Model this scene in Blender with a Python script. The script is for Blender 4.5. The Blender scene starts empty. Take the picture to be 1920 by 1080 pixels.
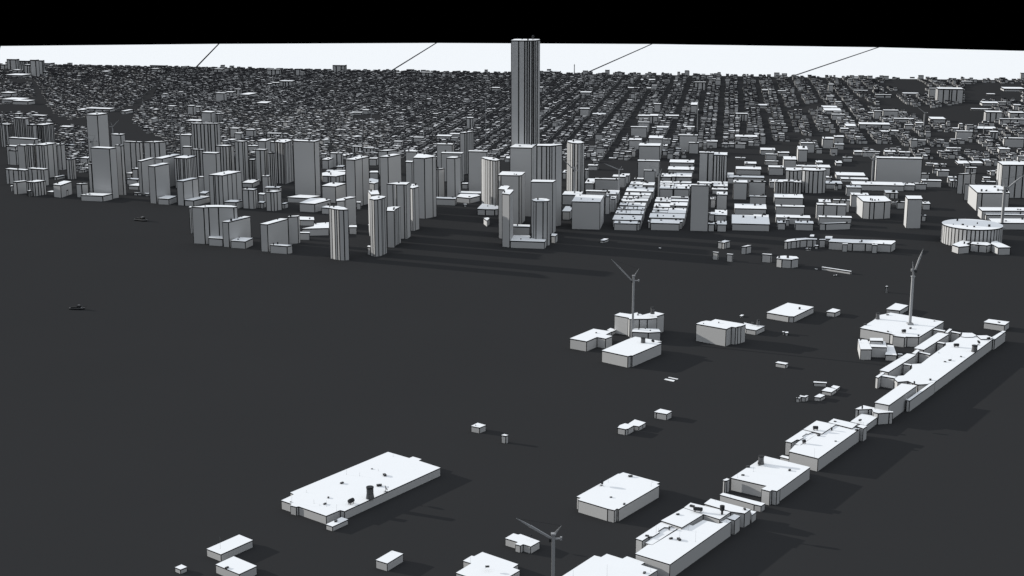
import bpy, math, random
random.seed(7)
rnd = random.random
# ---------------------------------------------------------------- camera model
F = 2666.67; H = 600.0; PITCH = math.radians(13.05)
CP, SP = math.cos(PITCH), math.sin(PITCH)
sc = bpy.context.scene
col = sc.collection
TILES = dict(X=(0,0,1), T1=(1560,560,4.908), T2=(1320,700,4.32), T3=(1060,840,4.5), T4=(500,820,5.333), T5=(300,960,3.84),
 T6=(820,940,3.84), T7=(840,680,4.174), T8=(1420,660,9), A1=(0,50,4), A2=(480,50,4), A3=(960,50,4), A4=(1440,50,4),
 B1=(0,190,5.144), B2=(240,220,6), B3=(520,220,6), B4=(800,220,6), C1=(1080,240,5.4), C2=(1340,240,5.4), C3=(1600,240,5.4),
 D1=(340,360,6), D2=(600,320,6), D3=(860,300,6), E1=(1300,400,3.097), E2=(1040,480,4.5), F1=(1180,920,6.75),
 F2=(1340,840,9), F3=(1460,750,7.714), F4=(1740,300,5.4), F5=(1640,660,9), F6=(1740,600,10.8), F7=(1300,570,9.817),
 F8=(820,1020,4.364), K3=(1660,460,6.75), K4=(1840,300,9), K1=(1120,470,15.43), K5=(940,960,9), K6=(620,890,15.43))
def px(t, x, y):
    a, b, s = TILES[t]; return (a + x / s, b + y / s)
def pts(t, s):
    return [px(t, *map(float, q.split(','))) for q in s.split()]
def ray(x, y):
    a = (x - 960) / F; b = (540 - y) / F
    return (a, CP + b * SP, -SP + b * CP)
def at(x, y, z=0.0):
    d = ray(x, y); t = (z - H) / d[2]; return (d[0] * t, d[1] * t)
def atY(x, y, Y):
    d = ray(x, y); t = Y / d[1]; return (d[0] * t, Y, H + d[2] * t)
def height(x, yt, yb):
    Y = at(x, yb)[1]; return max(1.5, atY(x, yt, Y)[2])
# ---------------------------------------------------------------- materials
def mat(name, rgb, rough=0.9, noise=0.0, nscale=0.05):
    m = bpy.data.materials.new(name); m.use_nodes = True
    nt = m.node_tree; b = nt.nodes['Principled BSDF']
    b.inputs['Roughness'].default_value = rough; b.inputs['Specular IOR Level'].default_value = 0.0 if rough > .85 else .2
    b.inputs['Base Color'].default_value = (*rgb, 1)
    if noise:
        g = nt.nodes.new('ShaderNodeNewGeometry'); n = nt.nodes.new('ShaderNodeTexNoise')
        n.inputs['Scale'].default_value = nscale; n.inputs['Detail'].default_value = 3
        mx = nt.nodes.new('ShaderNodeMix'); mx.data_type = 'RGBA'
        nt.links.new(g.outputs['Position'], n.inputs['Vector']); nt.links.new(n.outputs['Fac'], mx.inputs['Factor'])
        mx.inputs['A'].default_value = (*[c * (1 - noise) for c in rgb], 1); mx.inputs['B'].default_value = (*[min(1, c * (1 + noise)) for c in rgb], 1)
        nt.links.new(mx.outputs['Result'], b.inputs['Base Color'])
    return m
M_GROUND = mat('dark_ground', (.0350, .0353, .0368), 1.0, .03, .004)
M_PALE = mat('pale_plain', (.92, .925, .935), 1.0)
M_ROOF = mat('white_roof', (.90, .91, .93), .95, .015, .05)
M_DARK = mat('dark_metal', (.028, .029, .031), .6)
M_STEEL = mat('grey_steel', (.33, .335, .345), .7)
M_LINE = mat('dark_joint', (.012, .012, .014), 1.0)
def wallmat(name, rgb, lc=.01):
    m = mat(name, rgb, 1.0)
    nt = m.node_tree; b = nt.nodes['Principled BSDF']
    a = nt.nodes.new('ShaderNodeAttribute'); a.attribute_name = 'edge'
    s = nt.nodes.new('ShaderNodeSeparateXYZ'); nt.links.new(a.outputs['Vector'], s.inputs[0])
    m1 = nt.nodes.new('ShaderNodeMath'); m1.operation = 'MINIMUM'
    m2 = nt.nodes.new('ShaderNodeMath'); m2.operation = 'MINIMUM'
    nt.links.new(s.outputs[0], m1.inputs[0]); nt.links.new(s.outputs[1], m1.inputs[1])
    nt.links.new(m1.outputs[0], m2.inputs[0]); nt.links.new(s.outputs[2], m2.inputs[1])
    lt = nt.nodes.new('ShaderNodeMath'); lt.operation = 'LESS_THAN'; lt.inputs[1].default_value = 1.0
    nt.links.new(m2.outputs[0], lt.inputs[0])
    mx = nt.nodes.new('ShaderNodeMix'); mx.data_type = 'RGBA'
    mx.inputs['A'].default_value = (*rgb, 1); mx.inputs['B'].default_value = (lc, lc, lc * 1.1, 1)
    nt.links.new(lt.outputs[0], mx.inputs['Factor']); nt.links.new(mx.outputs['Result'], b.inputs['Base Color'])
    return m
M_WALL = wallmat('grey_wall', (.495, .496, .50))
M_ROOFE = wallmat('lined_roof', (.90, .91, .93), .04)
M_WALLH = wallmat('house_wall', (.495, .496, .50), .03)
# ---------------------------------------------------------------- mesh helpers
def mesh_obj(name, verts, faces, mats, midx=None, parent=None, edge=None):
    me = bpy.data.meshes.new(name); me.from_pydata(verts, [], faces)
    for m in mats: me.materials.append(m)
    if midx: me.polygons.foreach_set('material_index', midx)
    if edge is not None:
        a = me.attributes.new('edge', 'FLOAT_VECTOR', 'CORNER'); a.data.foreach_set('vector', edge)
    me.update()
    o = bpy.data.objects.new(name, me); col.objects.link(o)
    if parent is not None:
        o.parent = parent
        o.location = (-parent.location[0], -parent.location[1], -parent.location[2])
    return o
def tag(o, label, cat, group=None, kind=None):
    if label: o['label'] = label
    if cat: o['category'] = cat
    if group: o['group'] = group
    if kind: o['kind'] = kind
    return o
def empty(name, loc, label, cat, group=None):
    o = bpy.data.objects.new(name, None); col.objects.link(o); o.location = loc
    o.empty_display_size = 5
    return tag(o, label, cat, group)
class MB:
    def __init__(s): s.v = []; s.f = []
    def box(s, c, d, rz=0.0, taper=1.0):
        x, y, z = c; a, b, h = d[0] / 2, d[1] / 2, d[2]; n = len(s.v); cr, sr = math.cos(rz), math.sin(rz)
        for k, (zz, t) in enumerate(((0, 1), (h, taper))):
            for sx, sy in ((-1, -1), (1, -1), (1, 1), (-1, 1)):
                p, q = sx * a * t, sy * b * t
                s.v.append((x + p * cr - q * sr, y + p * sr + q * cr, z + zz))
        s.f += [(n, n+3, n+2, n+1), (n+4, n+5, n+6, n+7)] + [(n+i, n+(i+1) % 4, n+4+(i+1) % 4, n+4+i) for i in range(4)]
        return s
    def tube(s, p, q, r0, r1=None, n=6, cap=True):
        r1 = r0 if r1 is None else r1
        d = [q[i] - p[i] for i in range(3)]; L = math.sqrt(sum(k * k for k in d)) or 1; d = [k / L for k in d]
        u = (0, 0, 1) if abs(d[2]) < .9 else (1, 0, 0)
        a = [d[1]*u[2]-d[2]*u[1], d[2]*u[0]-d[0]*u[2], d[0]*u[1]-d[1]*u[0]]; la = math.sqrt(sum(k*k for k in a)); a = [k/la for k in a]
        b = [d[1]*a[2]-d[2]*a[1], d[2]*a[0]-d[0]*a[2], d[0]*a[1]-d[1]*a[0]]
        m = len(s.v)
        for (c, r) in ((p, r0), (q, r1)):
            for i in range(n):
                t = 2 * math.pi * (i + .5) / n
                s.v.append(tuple(c[j] + r * (math.cos(t) * a[j] + math.sin(t) * b[j]) for j in range(3)))
        s.f += [(m+i, m+(i+1) % n, m+n+(i+1) % n, m+n+i) for i in range(n)]
        if cap: s.f += [tuple(m+n-1-i for i in range(n)), tuple(m+n+i for i in range(n))]
        return s
    def build(s, name, m, parent=None):
        return mesh_obj(name, s.v, s.f, [m], parent=parent)
def ccw(fp):
    A = sum(fp[i][0] * fp[(i+1) % len(fp)][1] - fp[(i+1) % len(fp)][0] * fp[i][1] for i in range(len(fp)))
    return fp if A > 0 else fp[::-1]
def dist(x, y): return math.sqrt(x * x + y * y + H * H)
def rib(fp, k):
    """facet the long walls into k shallow bays"""
    n = len(fp); L = [math.dist(fp[i], fp[(i+1) % n]) for i in range(n)]; mx = max(L); out = []
    for i in range(n):
        a, b = fp[i], fp[(i+1) % n]; out.append(a)
        if L[i] > .45 * mx:
            nx, ny = (b[1]-a[1]) / L[i], -(b[0]-a[0]) / L[i]; ins = min(1.2, L[i] / k * .12)
            r = random.Random(int(L[i] * 100)); ts = sorted((j + r.uniform(-.3, .3)) / k for j in range(1, k))
            for j, t in enumerate(ts):
                o = -ins if j % 2 == 0 else 0
                out.append((a[0] + (b[0]-a[0]) * t + nx * o, a[1] + (b[1]-a[1]) * t + ny * o))
    return out
def walls(fp, z0, h, lwpx=2.15):
    """side walls only; returns verts, faces, edge attribute"""
    v, f, e = [], [], []
    cx = sum(p[0] for p in fp) / len(fp); cy = sum(p[1] for p in fp) / len(fp)
    lw = dist(cx, cy) / F * lwpx; n = len(fp)
    for i in range(n):
        a, b = fp[i], fp[(i+1) % n]; W = math.dist(a, b); m = len(v)
        v += [(a[0], a[1], z0), (b[0], b[1], z0), (b[0], b[1], z0 + h), (a[0], a[1], z0 + h)]
        f.append((m, m+1, m+2, m+3)); k = 2 / lw
        if W < 1.2 * lw: k = 2.4 / lw
        e += [0, W*k, h/lw, W*k, 0, h/lw, W*k, 0, 0, 0, W*k, 0]
    return v, f, e
NB = 0
def building(fp, h, label, name='building', group=None, ribs=0, vents=1, z0=0.0, cat=None):
    global NB
    NB += 1
    fp = ccw([(p[0], p[1]) for p in fp])
    if ribs: fp = ccw(rib(fp, ribs))
    cx = sum(p[0] for p in fp) / len(fp); cy = sum(p[1] for p in fp) / len(fp)
    root = empty(name, (cx, cy, z0), label, cat or name.split('_')[-1] if name != 'pier_hall' else 'pier hall', group)
    v, f, e = walls(fp, 0, h)
    v = [(p[0], p[1], p[2] + z0) for p in v]
    mesh_obj('wall', v, f, [M_WALL], parent=root, edge=e)
    rf = mesh_obj('roof', [(p[0], p[1], z0 + h) for p in fp], [tuple(range(len(fp)))], [M_ROOF], parent=root)
    s = dist(cx, cy) / F
    r = random.Random(NB * 31 + 5)
    for k in range(vents):
        a = fp[r.randrange(len(fp))]; t = r.uniform(.2, .75)
        x = cx + (a[0] - cx) * t; y = cy + (a[1] - cy) * t
        m = MB(); w = s * r.uniform(1.4, 3.6); hh = s * r.choice((1.1, 1.3, 2.0, 3.6))
        m.box((x, y, z0 + h + .02), (w, w * .8, hh), r.random()); m.box((x, y, z0 + h + .02 + hh), (w * 1.1, w * .88, s * .3), 0)
        m.build('roof_vent', M_DARK, root)
    return root
def P(t, s, base, label, idx=0, **k):
    p = pts(t, s)
    if base < 0: h = -base
    else: h = height(p[idx][0], p[idx][1], px(t, 0, base)[1])
    return building([at(x, y, h) for x, y in p], h, label, **k), h
def Q(t, s, base, label, maxd=160, flat=True, **k):
    (a, b, c) = pts(t, s)
    h = -base if base < 0 else height(b[0], b[1], px(t, 0, base)[1])
    L, Cc, R = at(*a, h), at(*b, h), at(*c, h)
    def clamp(p):
        d = math.dist(p, Cc)
        return p if d < maxd else (Cc[0] + (p[0]-Cc[0]) * maxd / d, Cc[1] + (p[1]-Cc[1]) * maxd / d)
    L, R = clamp(L), clamp(R)
    if flat:
        w_, d_ = Cc[0] - L[0], L[1] - Cc[1]
        if w_ > 0 and d_ > .36 * w_:
            ny = Cc[1] + .34 * w_; L = (L[0] * ny / L[1], ny)
    return building([L, Cc, R, (L[0]+R[0]-Cc[0], L[1]+R[1]-Cc[1])], h, label, **k), h
GV = (1372.0, -78.0)
gdx = (GV[0] - 960) / F * 1.0; _d = ray(*GV); _l = math.hypot(_d[0], _d[1]); GD = (_d[0] / _l, _d[1] / _l); GX = (GD[1], -GD[0])
def G(t, x0, x1, yt, yb, yk, label, maxd=200, mind=8, rot=0.0, **k):
    a = px(t, x0, yt); b = px(t, x1, yt); yb_ = px(t, 0, yb)[1] if yb >= 0 else None
    h = -yb if yb < 0 else height((a[0]+b[0])/2, a[1], yb_)
    m = at((a[0]+b[0])/2, a[1], h); bk = at((a[0]+b[0])/2, px(t, 0, yk)[1], h)
    w = at(b[0], b[1], h)[0] - at(a[0], a[1], h)[0]
    d = min(maxd, max(mind, bk[1] - m[1]))
    c, s = math.cos(math.radians(rot)), math.sin(math.radians(rot))
    gx = (GX[0]*c - GX[1]*s, GX[0]*s + GX[1]*c); gd = (-gx[1], gx[0]); w /= max(.3, gx[0])
    fp = [(m[0] - gx[0]*w/2, m[1] - gx[1]*w/2), (m[0] + gx[0]*w/2, m[1] + gx[1]*w/2)]
    fp += [(fp[1][0] + gd[0]*d, fp[1][1] + gd[1]*d), (fp[0][0] + gd[0]*d, fp[0][1] + gd[1]*d)]
    return building(fp, h, label, **k), h
# ---------------------------------------------------------------- world, sun, camera
SUN_EL = math.radians(13.5); SUN_AZ = math.radians(-67.5)
w = bpy.data.worlds.new("World"); sc.world = w; w.use_nodes = True
nt = w.node_tree; bg = nt.nodes['Background']
sky = nt.nodes.new('ShaderNodeTexSky'); sky.sky_type = 'NISHITA'; sky.sun_disc = False
sky.sun_elevation = SUN_EL; sky.sun_rotation = SUN_AZ % (2 * math.pi); sky.air_density = 1.0; sky.dust_density = .6; sky.ozone_density = 1.0
hsv = nt.nodes.new('ShaderNodeHueSaturation'); hsv.inputs['Saturation'].default_value = .68; VAL = 2.45
gm = nt.nodes.new('ShaderNodeGamma'); gm.inputs['Gamma'].default_value = .25
nt.links.new(sky.outputs[0], gm.inputs['Color']); nt.links.new(gm.outputs[0], hsv.inputs['Color']); hsv.inputs['Value'].default_value = VAL
tc = nt.nodes.new('ShaderNodeTexCoord'); sx = nt.nodes.new('ShaderNodeSeparateXYZ'); nt.links.new(tc.outputs['Generated'], sx.inputs[0])
# the void below the horizon, past the edge of the plain, is black
gt = nt.nodes.new('ShaderNodeMapRange'); gt.inputs['From Min'].default_value = 0.0; gt.inputs['From Max'].default_value = .7
nt.links.new(sx.outputs[2], gt.inputs['Value'])
mxw = nt.nodes.new('ShaderNodeMix'); mxw.data_type = 'RGBA'; mxw.inputs['A'].default_value = (0, 0, 0, 1)
nt.links.new(gt.outputs[0], mxw.inputs['Factor']); nt.links.new(hsv.outputs[0], mxw.inputs['B'])
nt.links.new(mxw.outputs['Result'], bg.inputs['Color']); bg.inputs['Strength'].default_value = .15
sl = bpy.data.lights.new('sun', 'SUN'); sl.energy = 2.0; sl.angle = math.radians(.5); sl.color = (1.0, .97, .91)
so = bpy.data.objects.new('sun', sl); col.objects.link(so)
so.rotation_euler = (math.pi / 2 - SUN_EL, 0, math.pi - SUN_AZ)
cam = bpy.data.cameras.new('camera'); co = bpy.data.objects.new('camera', cam); col.objects.link(co); sc.camera = co
cam.lens = 50.0; cam.sensor_width = 36.0; cam.clip_start = 1; cam.clip_end = 60000
co.location = (0, 0, H); co.rotation_euler = (math.pi / 2 - PITCH, 0, 0)
sc.view_settings.view_transform = 'Standard'; sc.view_settings.look = 'None'; sc.view_settings.exposure = 1.04; sc.view_settings.gamma = 1
sc.cycles.max_bounces = 5; sc.cycles.diffuse_bounces = 3
# ---------------------------------------------------------------- ground
EDGE = [(-60,118.5),(0,120.5),(100,121.5),(200,123.5),(300,125.5),(480,129),(600,131.5),(900,136),(1000,137.5),(1200,140),(1440,143.5),(1700,148),(1920,150.5),(2000,152)]
gp = [at(x, y) for x, y in EDGE]
gp = [(-5200, -1500), (5200, -1500)] + [(5200, 6300)] + gp[::-1] + [(-5200, 7300)]
gp = ccw(gp)
n = len(gp)
gv = [(x, y, 0) for x, y in gp] + [(x, y, -8) for x, y in gp]
tag(mesh_obj('ground', gv, [tuple(range(n))] + [(i, n + i, n + (i+1) % n, (i+1) % n) for i in range(n)], [M_GROUND]), None, None, kind='structure')
CX, CY = -918.2, 2027.7
rim = [at(0, 84), at(410, 80), at(818, 78.3), at(1222, 80.3), at(1647, 86.3)]
ang = [math.atan2(y - CY, x - CX) for x, y in rim]
rad = 8750.0; v = [(CX, CY, -9)]; f = []; k0 = math.radians(11.25)
A = [math.radians(108.6 - 10.45 * i) for i in range(34)]
ring = []
for i in range(34):
    if i < 5: x, y = rim[i]
    else: x, y = CX + (rad + (180 if i == 5 else 0)) * math.cos(A[i]), CY + (rad + (180 if i == 5 else 0)) * math.sin(A[i])
    ring.append((x, y, -9))
plain_v = [(CX, CY, -9)] + ring; plain_f = [(0, i + 2 if i < 33 else 1, i + 1) for i in range(34)]
mi = [0] * 34
for i in range(34):
    x, y, z = ring[i]; L = math.hypot(x - CX, y - CY); nx, ny = -(y - CY) / L * (4.5 + i * .8 if i < 8 else 4.5), (x - CX) / L * (4.5 + i * .8 if i < 8 else 4.5); m = len(plain_v)
    plain_v += [(CX + nx, CY + ny, -8.7), (x + nx, y + ny, -8.7), (x - nx, y - ny, -8.7), (CX - nx, CY - ny, -8.7)]
    plain_f.append((m, m+3, m+2, m+1)); mi.append(1)
tag(mesh_obj('plain', plain_v, plain_f, [M_PALE, M_LINE], mi), None, None, kind='structure')
# ================================================================ FOREGROUND
GW = 'low white roofed buildings on the open dark ground'
R0, hW = P('T4', "595,785 735,727 778,738 1738,303 1520,233 1548,217 1462,192 1425,207 1213,145 235,552 272,570 145,630 250,665 235,680 295,695 320,690", 872,
  'huge white roofed warehouse with a cooling tower, lower left of the picture', name='warehouse', group=GW, vents=0)
P('T4', "592,870 658,892 815,820 748,797", 940, 'small low annex at the near corner of the huge white warehouse', idx=1, name='annex', group=GW, vents=0)
P('T5', "335,265 438,305 668,202 570,162", 357, 'long white roofed box, farther of the pair near the bottom left', idx=1, group=GW, vents=0)
P('T5', "570,447 697,388 530,318 400,378", -9, 'squarish white roofed box, nearer of the pair at the bottom left', group=GW, vents=0)
P('T5', "107,398 147,414 195,395 155,377", 446, 'tiny white cube hut at the very bottom left', idx=1, name='hut', group=GW, vents=0)
P('T5', "1553,345 1636,370 1751,300 1670,277", 427, 'small oblong white box alone at the bottom, left of the cross shaped block', idx=1, group=GW, vents=0)
P('T6', "598,318 618,308 672,325 738,287 598,235 582,240 548,230 488,265 580,293 560,308", 370, 'small white roofed building with a stepped front beside the nearest crane', group=GW, vents=0)
P('F8', "210,137 278,158 152,235 463,338 675,215 618,193 662,165 368,65 302,100 280,95", 192, 'cross shaped white roof cut by the bottom edge, left of the nearest crane', group=GW, vents=0)
P('F8', "1285,93 1340,107 1387,80 1515,120 1552,100 1697,150 1665,170 1802,212 1265,545 800,405 1022,262", -13, 'largest white roof cut by the bottom edge, with a stepped back', name='warehouse', group=GW, vents=0)
_, hw2 = P('T3', "415,525 435,510 450,515 793,315 770,303 797,290 488,205 460,217 445,217 95,410 130,420 107,437 357,512", 630,
  'medium white warehouse left of the pier halls, with notched corners', name='warehouse', group=GW, vents=0)
# near pier complex
GPIER = 'halls strung along the pier'
_, hp = P('F1', "1290,385 1230,357 1155,395 1190,405 1130,418 935,370 805,442 748,430 660,465 290,687 240,680 75,797 515,932", 570,
  'nearest large pier hall, white roof running off the bottom edge', name='pier_hall', group=GPIER, vents=0)
P('F1', "400,378 665,465 935,300 690,218", -(hp+2.5), 'square raised block on the near pier, left of the sunken yard', name='pier_hall', group=GPIER, vents=0)
P('F1', "690,214 935,296 1145,362 1278,270 775,152", -(hp+3), 'raised pier block carrying the fat black tank', name='pier_hall', group=GPIER, vents=0)
P('F1', "80,605 165,632 250,578 300,578 385,525 358,515 440,462 500,465 550,433 415,390", -(hp+.5), 'long left wing of the near pier with jagged inner edge', name='pier_hall', group=GPIER, vents=0)
P('F1', "203,662 288,684 640,457 556,436 502,468 440,465 362,517 390,526", -(hp-.8), 'narrow strip between left wing and nearest large pier hall', name='pier_hall', group=GPIER, vents=0)
P('F1', "1235,345 1335,375 1405,320 1325,298", 560, 'small square pier tower beside the nearest large hall', idx=1, name='pier_hall', group=GPIER, vents=0)
P('F1', "1460,287 1535,237 1030,100 945,163 1280,262", 468, 'wedge ended pier hall behind the fat black tank', name='pier_hall', group=GPIER, vents=0)
P('F1', "1530,250 1552,310 1608,265 1545,248", 408, 'small block at the water end of the wedge ended pier hall', idx=1, name='pier_hall', group=GPIER, vents=0)
P('F1', "1143,50 1580,172 1670,192 1718,160 1185,25", 270, 'long thin bar shaped pier shed across the gap between two halls', idx=2, name='pier_hall', group=GPIER, vents=0)
_, h2 = P('F2', "1105,690 1612,322 850,135 820,140 700,232 595,300 598,332 540,332 275,502", -15, 'second large pier hall, cooling tower at its back corner', name='pier_hall', group=GPIER, vents=0)
P('F2', "935,730 965,708 1050,725 1105,688 890,632 788,692", 968, 'notched stair tower at the near corner of the second pier hall', name='pier_hall', group=GPIER, vents=0)
P('F2', "135,540 172,552 210,548 252,525 205,508", 760, 'slim pillar like stair tower left of the second pier hall', idx=1, name='pier_hall', group=GPIER, vents=0)
P('F3', "15,820 240,875 272,850 50,797", 925, 'low thin shed behind the second pier hall', idx=1, name='pier_hall', group=GPIER, vents=0)
_, h3 = P('F3', "572,845 1172,415 1105,402 1062,413 825,357 625,488 545,500 320,655 235,650 150,742", 1035, 'third large pier hall with two black tanks on its roof', name='pier_hall', group=GPIER, vents=0)
P('F3', "355,425 625,488 825,355 548,297", -(h3+1.2), 'square raised block behind the third pier hall, a leggy black tank on it', name='pier_hall', group=GPIER, vents=0)
P('F3', "715,322 1062,410 1142,345 795,268", -(h3+1.5), 'wide raised block at the back of the third pier hall', name='pier_hall', group=GPIER, vents=0)
P('F3', "95,597 185,615 265,570 300,575 365,540 335,528 400,485 430,490 485,462 350,430", -(h3+.4), 'left wing of the third pier hall with jagged inner edge', name='pier_hall', group=GPIER, vents=0)
P('F3', "240,640 310,655 548,497 485,465 432,493 402,487 338,529 366,542", -(h3-.6), 'narrow strip between left wing and third pier hall', name='pier_hall', group=GPIER, vents=0)
P('F3', "1225,412 1280,375 1185,355 1130,378", 600, 'small square pier tower at the far corner of the third pier hall', name='pier_hall', group=GPIER, vents=0)
P('F3', "1260,368 1430,243 1205,195 1035,312 1130,335", 471, 'plain short pier hall between the third hall and the star shaped block', name='pier_hall', group=GPIER, vents=0)
P('F3', "1600,178 1655,178 1655,163 1620,162 1550,90 1500,95 1365,108 1225,75 1105,130 1155,135 1300,130 1350,127 1370,172 1440,190", 342, 'star shaped pier block with many fine facets', name='pier_hall', group=GPIER, vents=0)
P('F5', "245,895 710,565 455,530 0,850", -(24), 'long narrow pier hall just before the terminal', name='pier_hall', group=GPIER, vents=0)
P('F5', "535,810 595,818 1020,510 960,508", 1010, 'long thin wall like wing along the right edge of the pier', idx=1, name='pier_hall', group=GPIER, vents=0)
P('F5', "487,782 532,808 550,788 530,772", 985, 'small stub at the near end of the thin wall like wing', idx=1, name='pier_hall', group=GPIER, vents=0)
_, ht = P('T1', "945,768 1480,372 1465,358 1370,372 1330,340 1190,345 1110,400 1045,405 1050,428 905,530 820,597 735,602 740,640 660,707 610,710 575,738 605,765 700,757 740,775 790,790 880,785 925,768", 870,
  'great pier terminal with scalloped left edge and dish on top', name='pier_hall', group=GPIER, vents=0)
P('T1', "845,470 1075,325 975,312 755,455", -(ht), 'upper of two oblong sheds along the left side of the terminal', name='pier_hall', group=GPIER, vents=0)
P('T1', "520,675 775,515 690,503 437,658", -(ht), 'lower of two oblong sheds along the left side of the terminal', name='pier_hall', group=GPIER, vents=0)
P('T1', "1040,310 1065,315 1105,280 1080,275", -(ht+.4), 'short walkway cap above the upper oblong shed', name='walkway', group=GPIER, vents=0)
P('T1', "735,500 770,508 808,474 783,466", -(ht+.4), 'walkway linking the two oblong sheds end to end', name='walkway', group=GPIER, vents=0)
P('T1', "400,718 425,727 487,682 465,675", 828, 'walkway at the near end of the lower oblong shed', idx=1, name='walkway', group=GPIER, vents=0)
P('T1', "1095,306 1175,322 1192,314 1105,297", -(ht-.4), 'cross bridge to the terminal from the upper shed top', name='walkway', group=GPIER, vents=0)
P('T1', "965,404 1030,414 1047,406 980,396", -(ht-.4), 'cross bridge to the terminal from the upper shed middle', name='walkway', group=GPIER, vents=0)
P('T1', "800,493 900,517 907,506 800,485", -(ht-.4), 'cross bridge between the two oblong sheds and terminal', name='walkway', group=GPIER, vents=0)
P('T1', "655,602 725,614 737,604 670,595", -(ht-.4), 'cross bridge to the terminal from the lower shed middle', name='walkway', group=GPIER, vents=0)
P('T1', "450,710 575,732 595,720 475,698", -(ht-.4), 'cross bridge closing the near end of the lower shed', name='walkway', group=GPIER, vents=0)
P('T1', "930,283 1035,302 1045,292 945,276", -(ht-.6), 'thin bridge from the flat terminal annex to the pier', name='walkway', group=GPIER, vents=0)
P('T1', "1190,348 1225,354 1300,352 1330,337 1290,315 1200,312", -(ht+1), 'rounded platform at the far top of the terminal', name='pier_hall', group=GPIER, vents=0)
P('T1', "1372,372 1462,368 1480,358 1425,337 1330,338", -(ht+1.5), 'angular platform at the far right top of the terminal', name='pier_hall', group=GPIER, vents=0)
P('T1', "1480,372 1500,372 1600,298 1570,295 1465,358", 392, 'narrow far end of the terminal below the detached box', idx=2, name='pier_hall', group=GPIER, vents=0)
P('T1', "1395,215 1590,243 1633,212 1443,187", 300, 'detached oblong box past the far end of the terminal', idx=1, group=GW, vents=0)
_, hf = P('T1', "258,268 535,320 570,332 690,350 800,353 1030,210 540,128 495,140 440,150 385,195 320,235", 357, 'wide flat white annex hall with a crane standing in it', name='warehouse', group=GW, vents=0)
P('T1', "498,95 625,108 702,62 585,40", 152, 'white roofed box peeking out behind the wide flat annex hall', idx=1, group=GW, vents=0)
P('T1', "560,340 670,354 690,347 600,333", 448, 'bay jutting from the front of the wide flat annex hall', idx=1, name='annex', group=GW, vents=0)
GCL = 'cluster of blocks beside the pier sheds'
P('T1', "262,465 368,465 325,378 240,372", 562, 'block with a sunlit left wall beside the pier sheds', group=GCL, vents=0)
P('T1', "345,442 505,447 490,393 325,390", 542, 'middle block of the cluster beside the pier sheds', idx=1, group=GCL, vents=0)
P('T1', "350,385 470,388 468,362 348,360", -22, 'highest back block of the cluster beside the pier sheds', group=GCL, vents=0)
P('T1', "490,515 597,520 565,430 510,425", 572, 'lowest sloping right block of the cluster beside the pier sheds', idx=1, group=GCL, vents=0)
P('T1', "605,512 650,514 645,505 608,504", 545, 'tiny hut right of the cluster, touching the oblong shed', idx=1, name='hut', group=GCL, vents=0)
# island cluster
P('E2', "270,720 357,683 430,697 487,675 430,663 480,637 328,613 127,695", 805, 'L shaped white roofed block, leftmost near the mid crane', group=GW, vents=1)
P('E2', "440,625 480,640 522,622 470,607", 668, 'tiny lean-to between the L shaped block and the angular block', idx=1, name='annex', group=GW, vents=0)
P('E2', "618,845 645,838 655,840 903,735 862,728 905,720 680,680 615,703 540,735 397,797", 942, 'low white roofed hall in front of the mid crane, with a dish', group=GW, vents=0)
P('E2', "503,498 622,520 632,532 715,530 782,530 865,522 860,508 925,487 850,470 740,497 700,475 640,490 550,478", 648, 'tall angular block with a cooling tower behind the mid crane', group=GW, vents=2)
P('E2', "652,638 790,645 895,640 878,615 760,610 660,612", 722, 'middle block at the foot of the mid crane', group=GW, ribs=0, vents=3)
P('F7', "605,460 700,418 780,428 820,415 880,405 965,375 890,358 405,278 320,315 235,305 150,322 50,362", 780, 'bulky grey block with folded right wall, alone in mid field', group=GW, vents=2)
P('F7', "970,452 1155,482 1315,405 1130,385 930,340", 572, 'low annex with a lattice cooling tower behind the bulky grey block', idx=1, group=GW, vents=0)
P('F7', "850,217 893,224 935,200 885,192", 250, 'tiny kiosk behind the lattice cooling tower', idx=1, name='hut', group=GW, vents=0)
P('F7', "1690,533 1748,533 1745,508 1690,508", 582, 'tiny white cube right of the bulky grey block', name='hut', group=GW, vents=0)
P('F7', "1638,515 1675,515 1675,502 1638,502", 570, 'tiny dim cube touching the tiny white cube', name='hut', group=GW, vents=0)
P('E1', "425,575 555,597 585,598 700,543 548,519", 632, 'flat white roofed hall in the middle distance, right of the bulky grey block', idx=1, group=GW, vents=1)
P('E1', "772,570 823,576 855,561 810,551", 602, 'small white box right of the flat middle distance hall', idx=1, group=GW, vents=0)
P('E1', "1115,424 1127,425 1132,423 1120,421", 461, 'thin lone pillar left of the pier crane', idx=1, name='pillar', group=GW, vents=0)
P('E1', "743,312 915,338 921,335 751,309.5", 354, 'long low wall like bar below the curved terrace', idx=1, group=GW, vents=0)
P('E1', "705,323 721,325 722,323 708,321", 327, 'flat slab left of the long low bar', idx=1, name='hut', group=GW, vents=0)
P('E1', "812,360 822,361 836,358 826,354", 366, 'tiny kiosk below the long low bar', idx=1, name='hut', group=GW, vents=1)
P('E1', "482,260 515,265 570,268 612,261 600,250 530,245 492,248", 315, 'octagonal block with sunlit left face and rooftop clutter', idx=1, group=GW, vents=3)
P('E1', "398,236 452,240 458,236 405,233", 286, 'plain grey box left of the octagonal block', idx=1, group=GW, vents=0)
P('E1', "112,224 144,228 148,225 116,222", 270, 'leftmost of two small grey slabs in the open shore strip', idx=1, group=GW, vents=0)
P('E1', "194,236 228,239 232,236 198,233", 282, 'right one of two small grey slabs in the open shore strip', idx=1, group=GW, vents=0)
P('E1', "278,194 308,192 338,185 316,184", 235, 'thin sliced slab block between the small slabs and curved terrace', idx=1, group=GW, vents=0)
P('E1', "142,165 180,170 215,160 182,155", 207, 'faceted small block above the two small grey slabs', idx=1, group=GW, vents=1, ribs=2)
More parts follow.
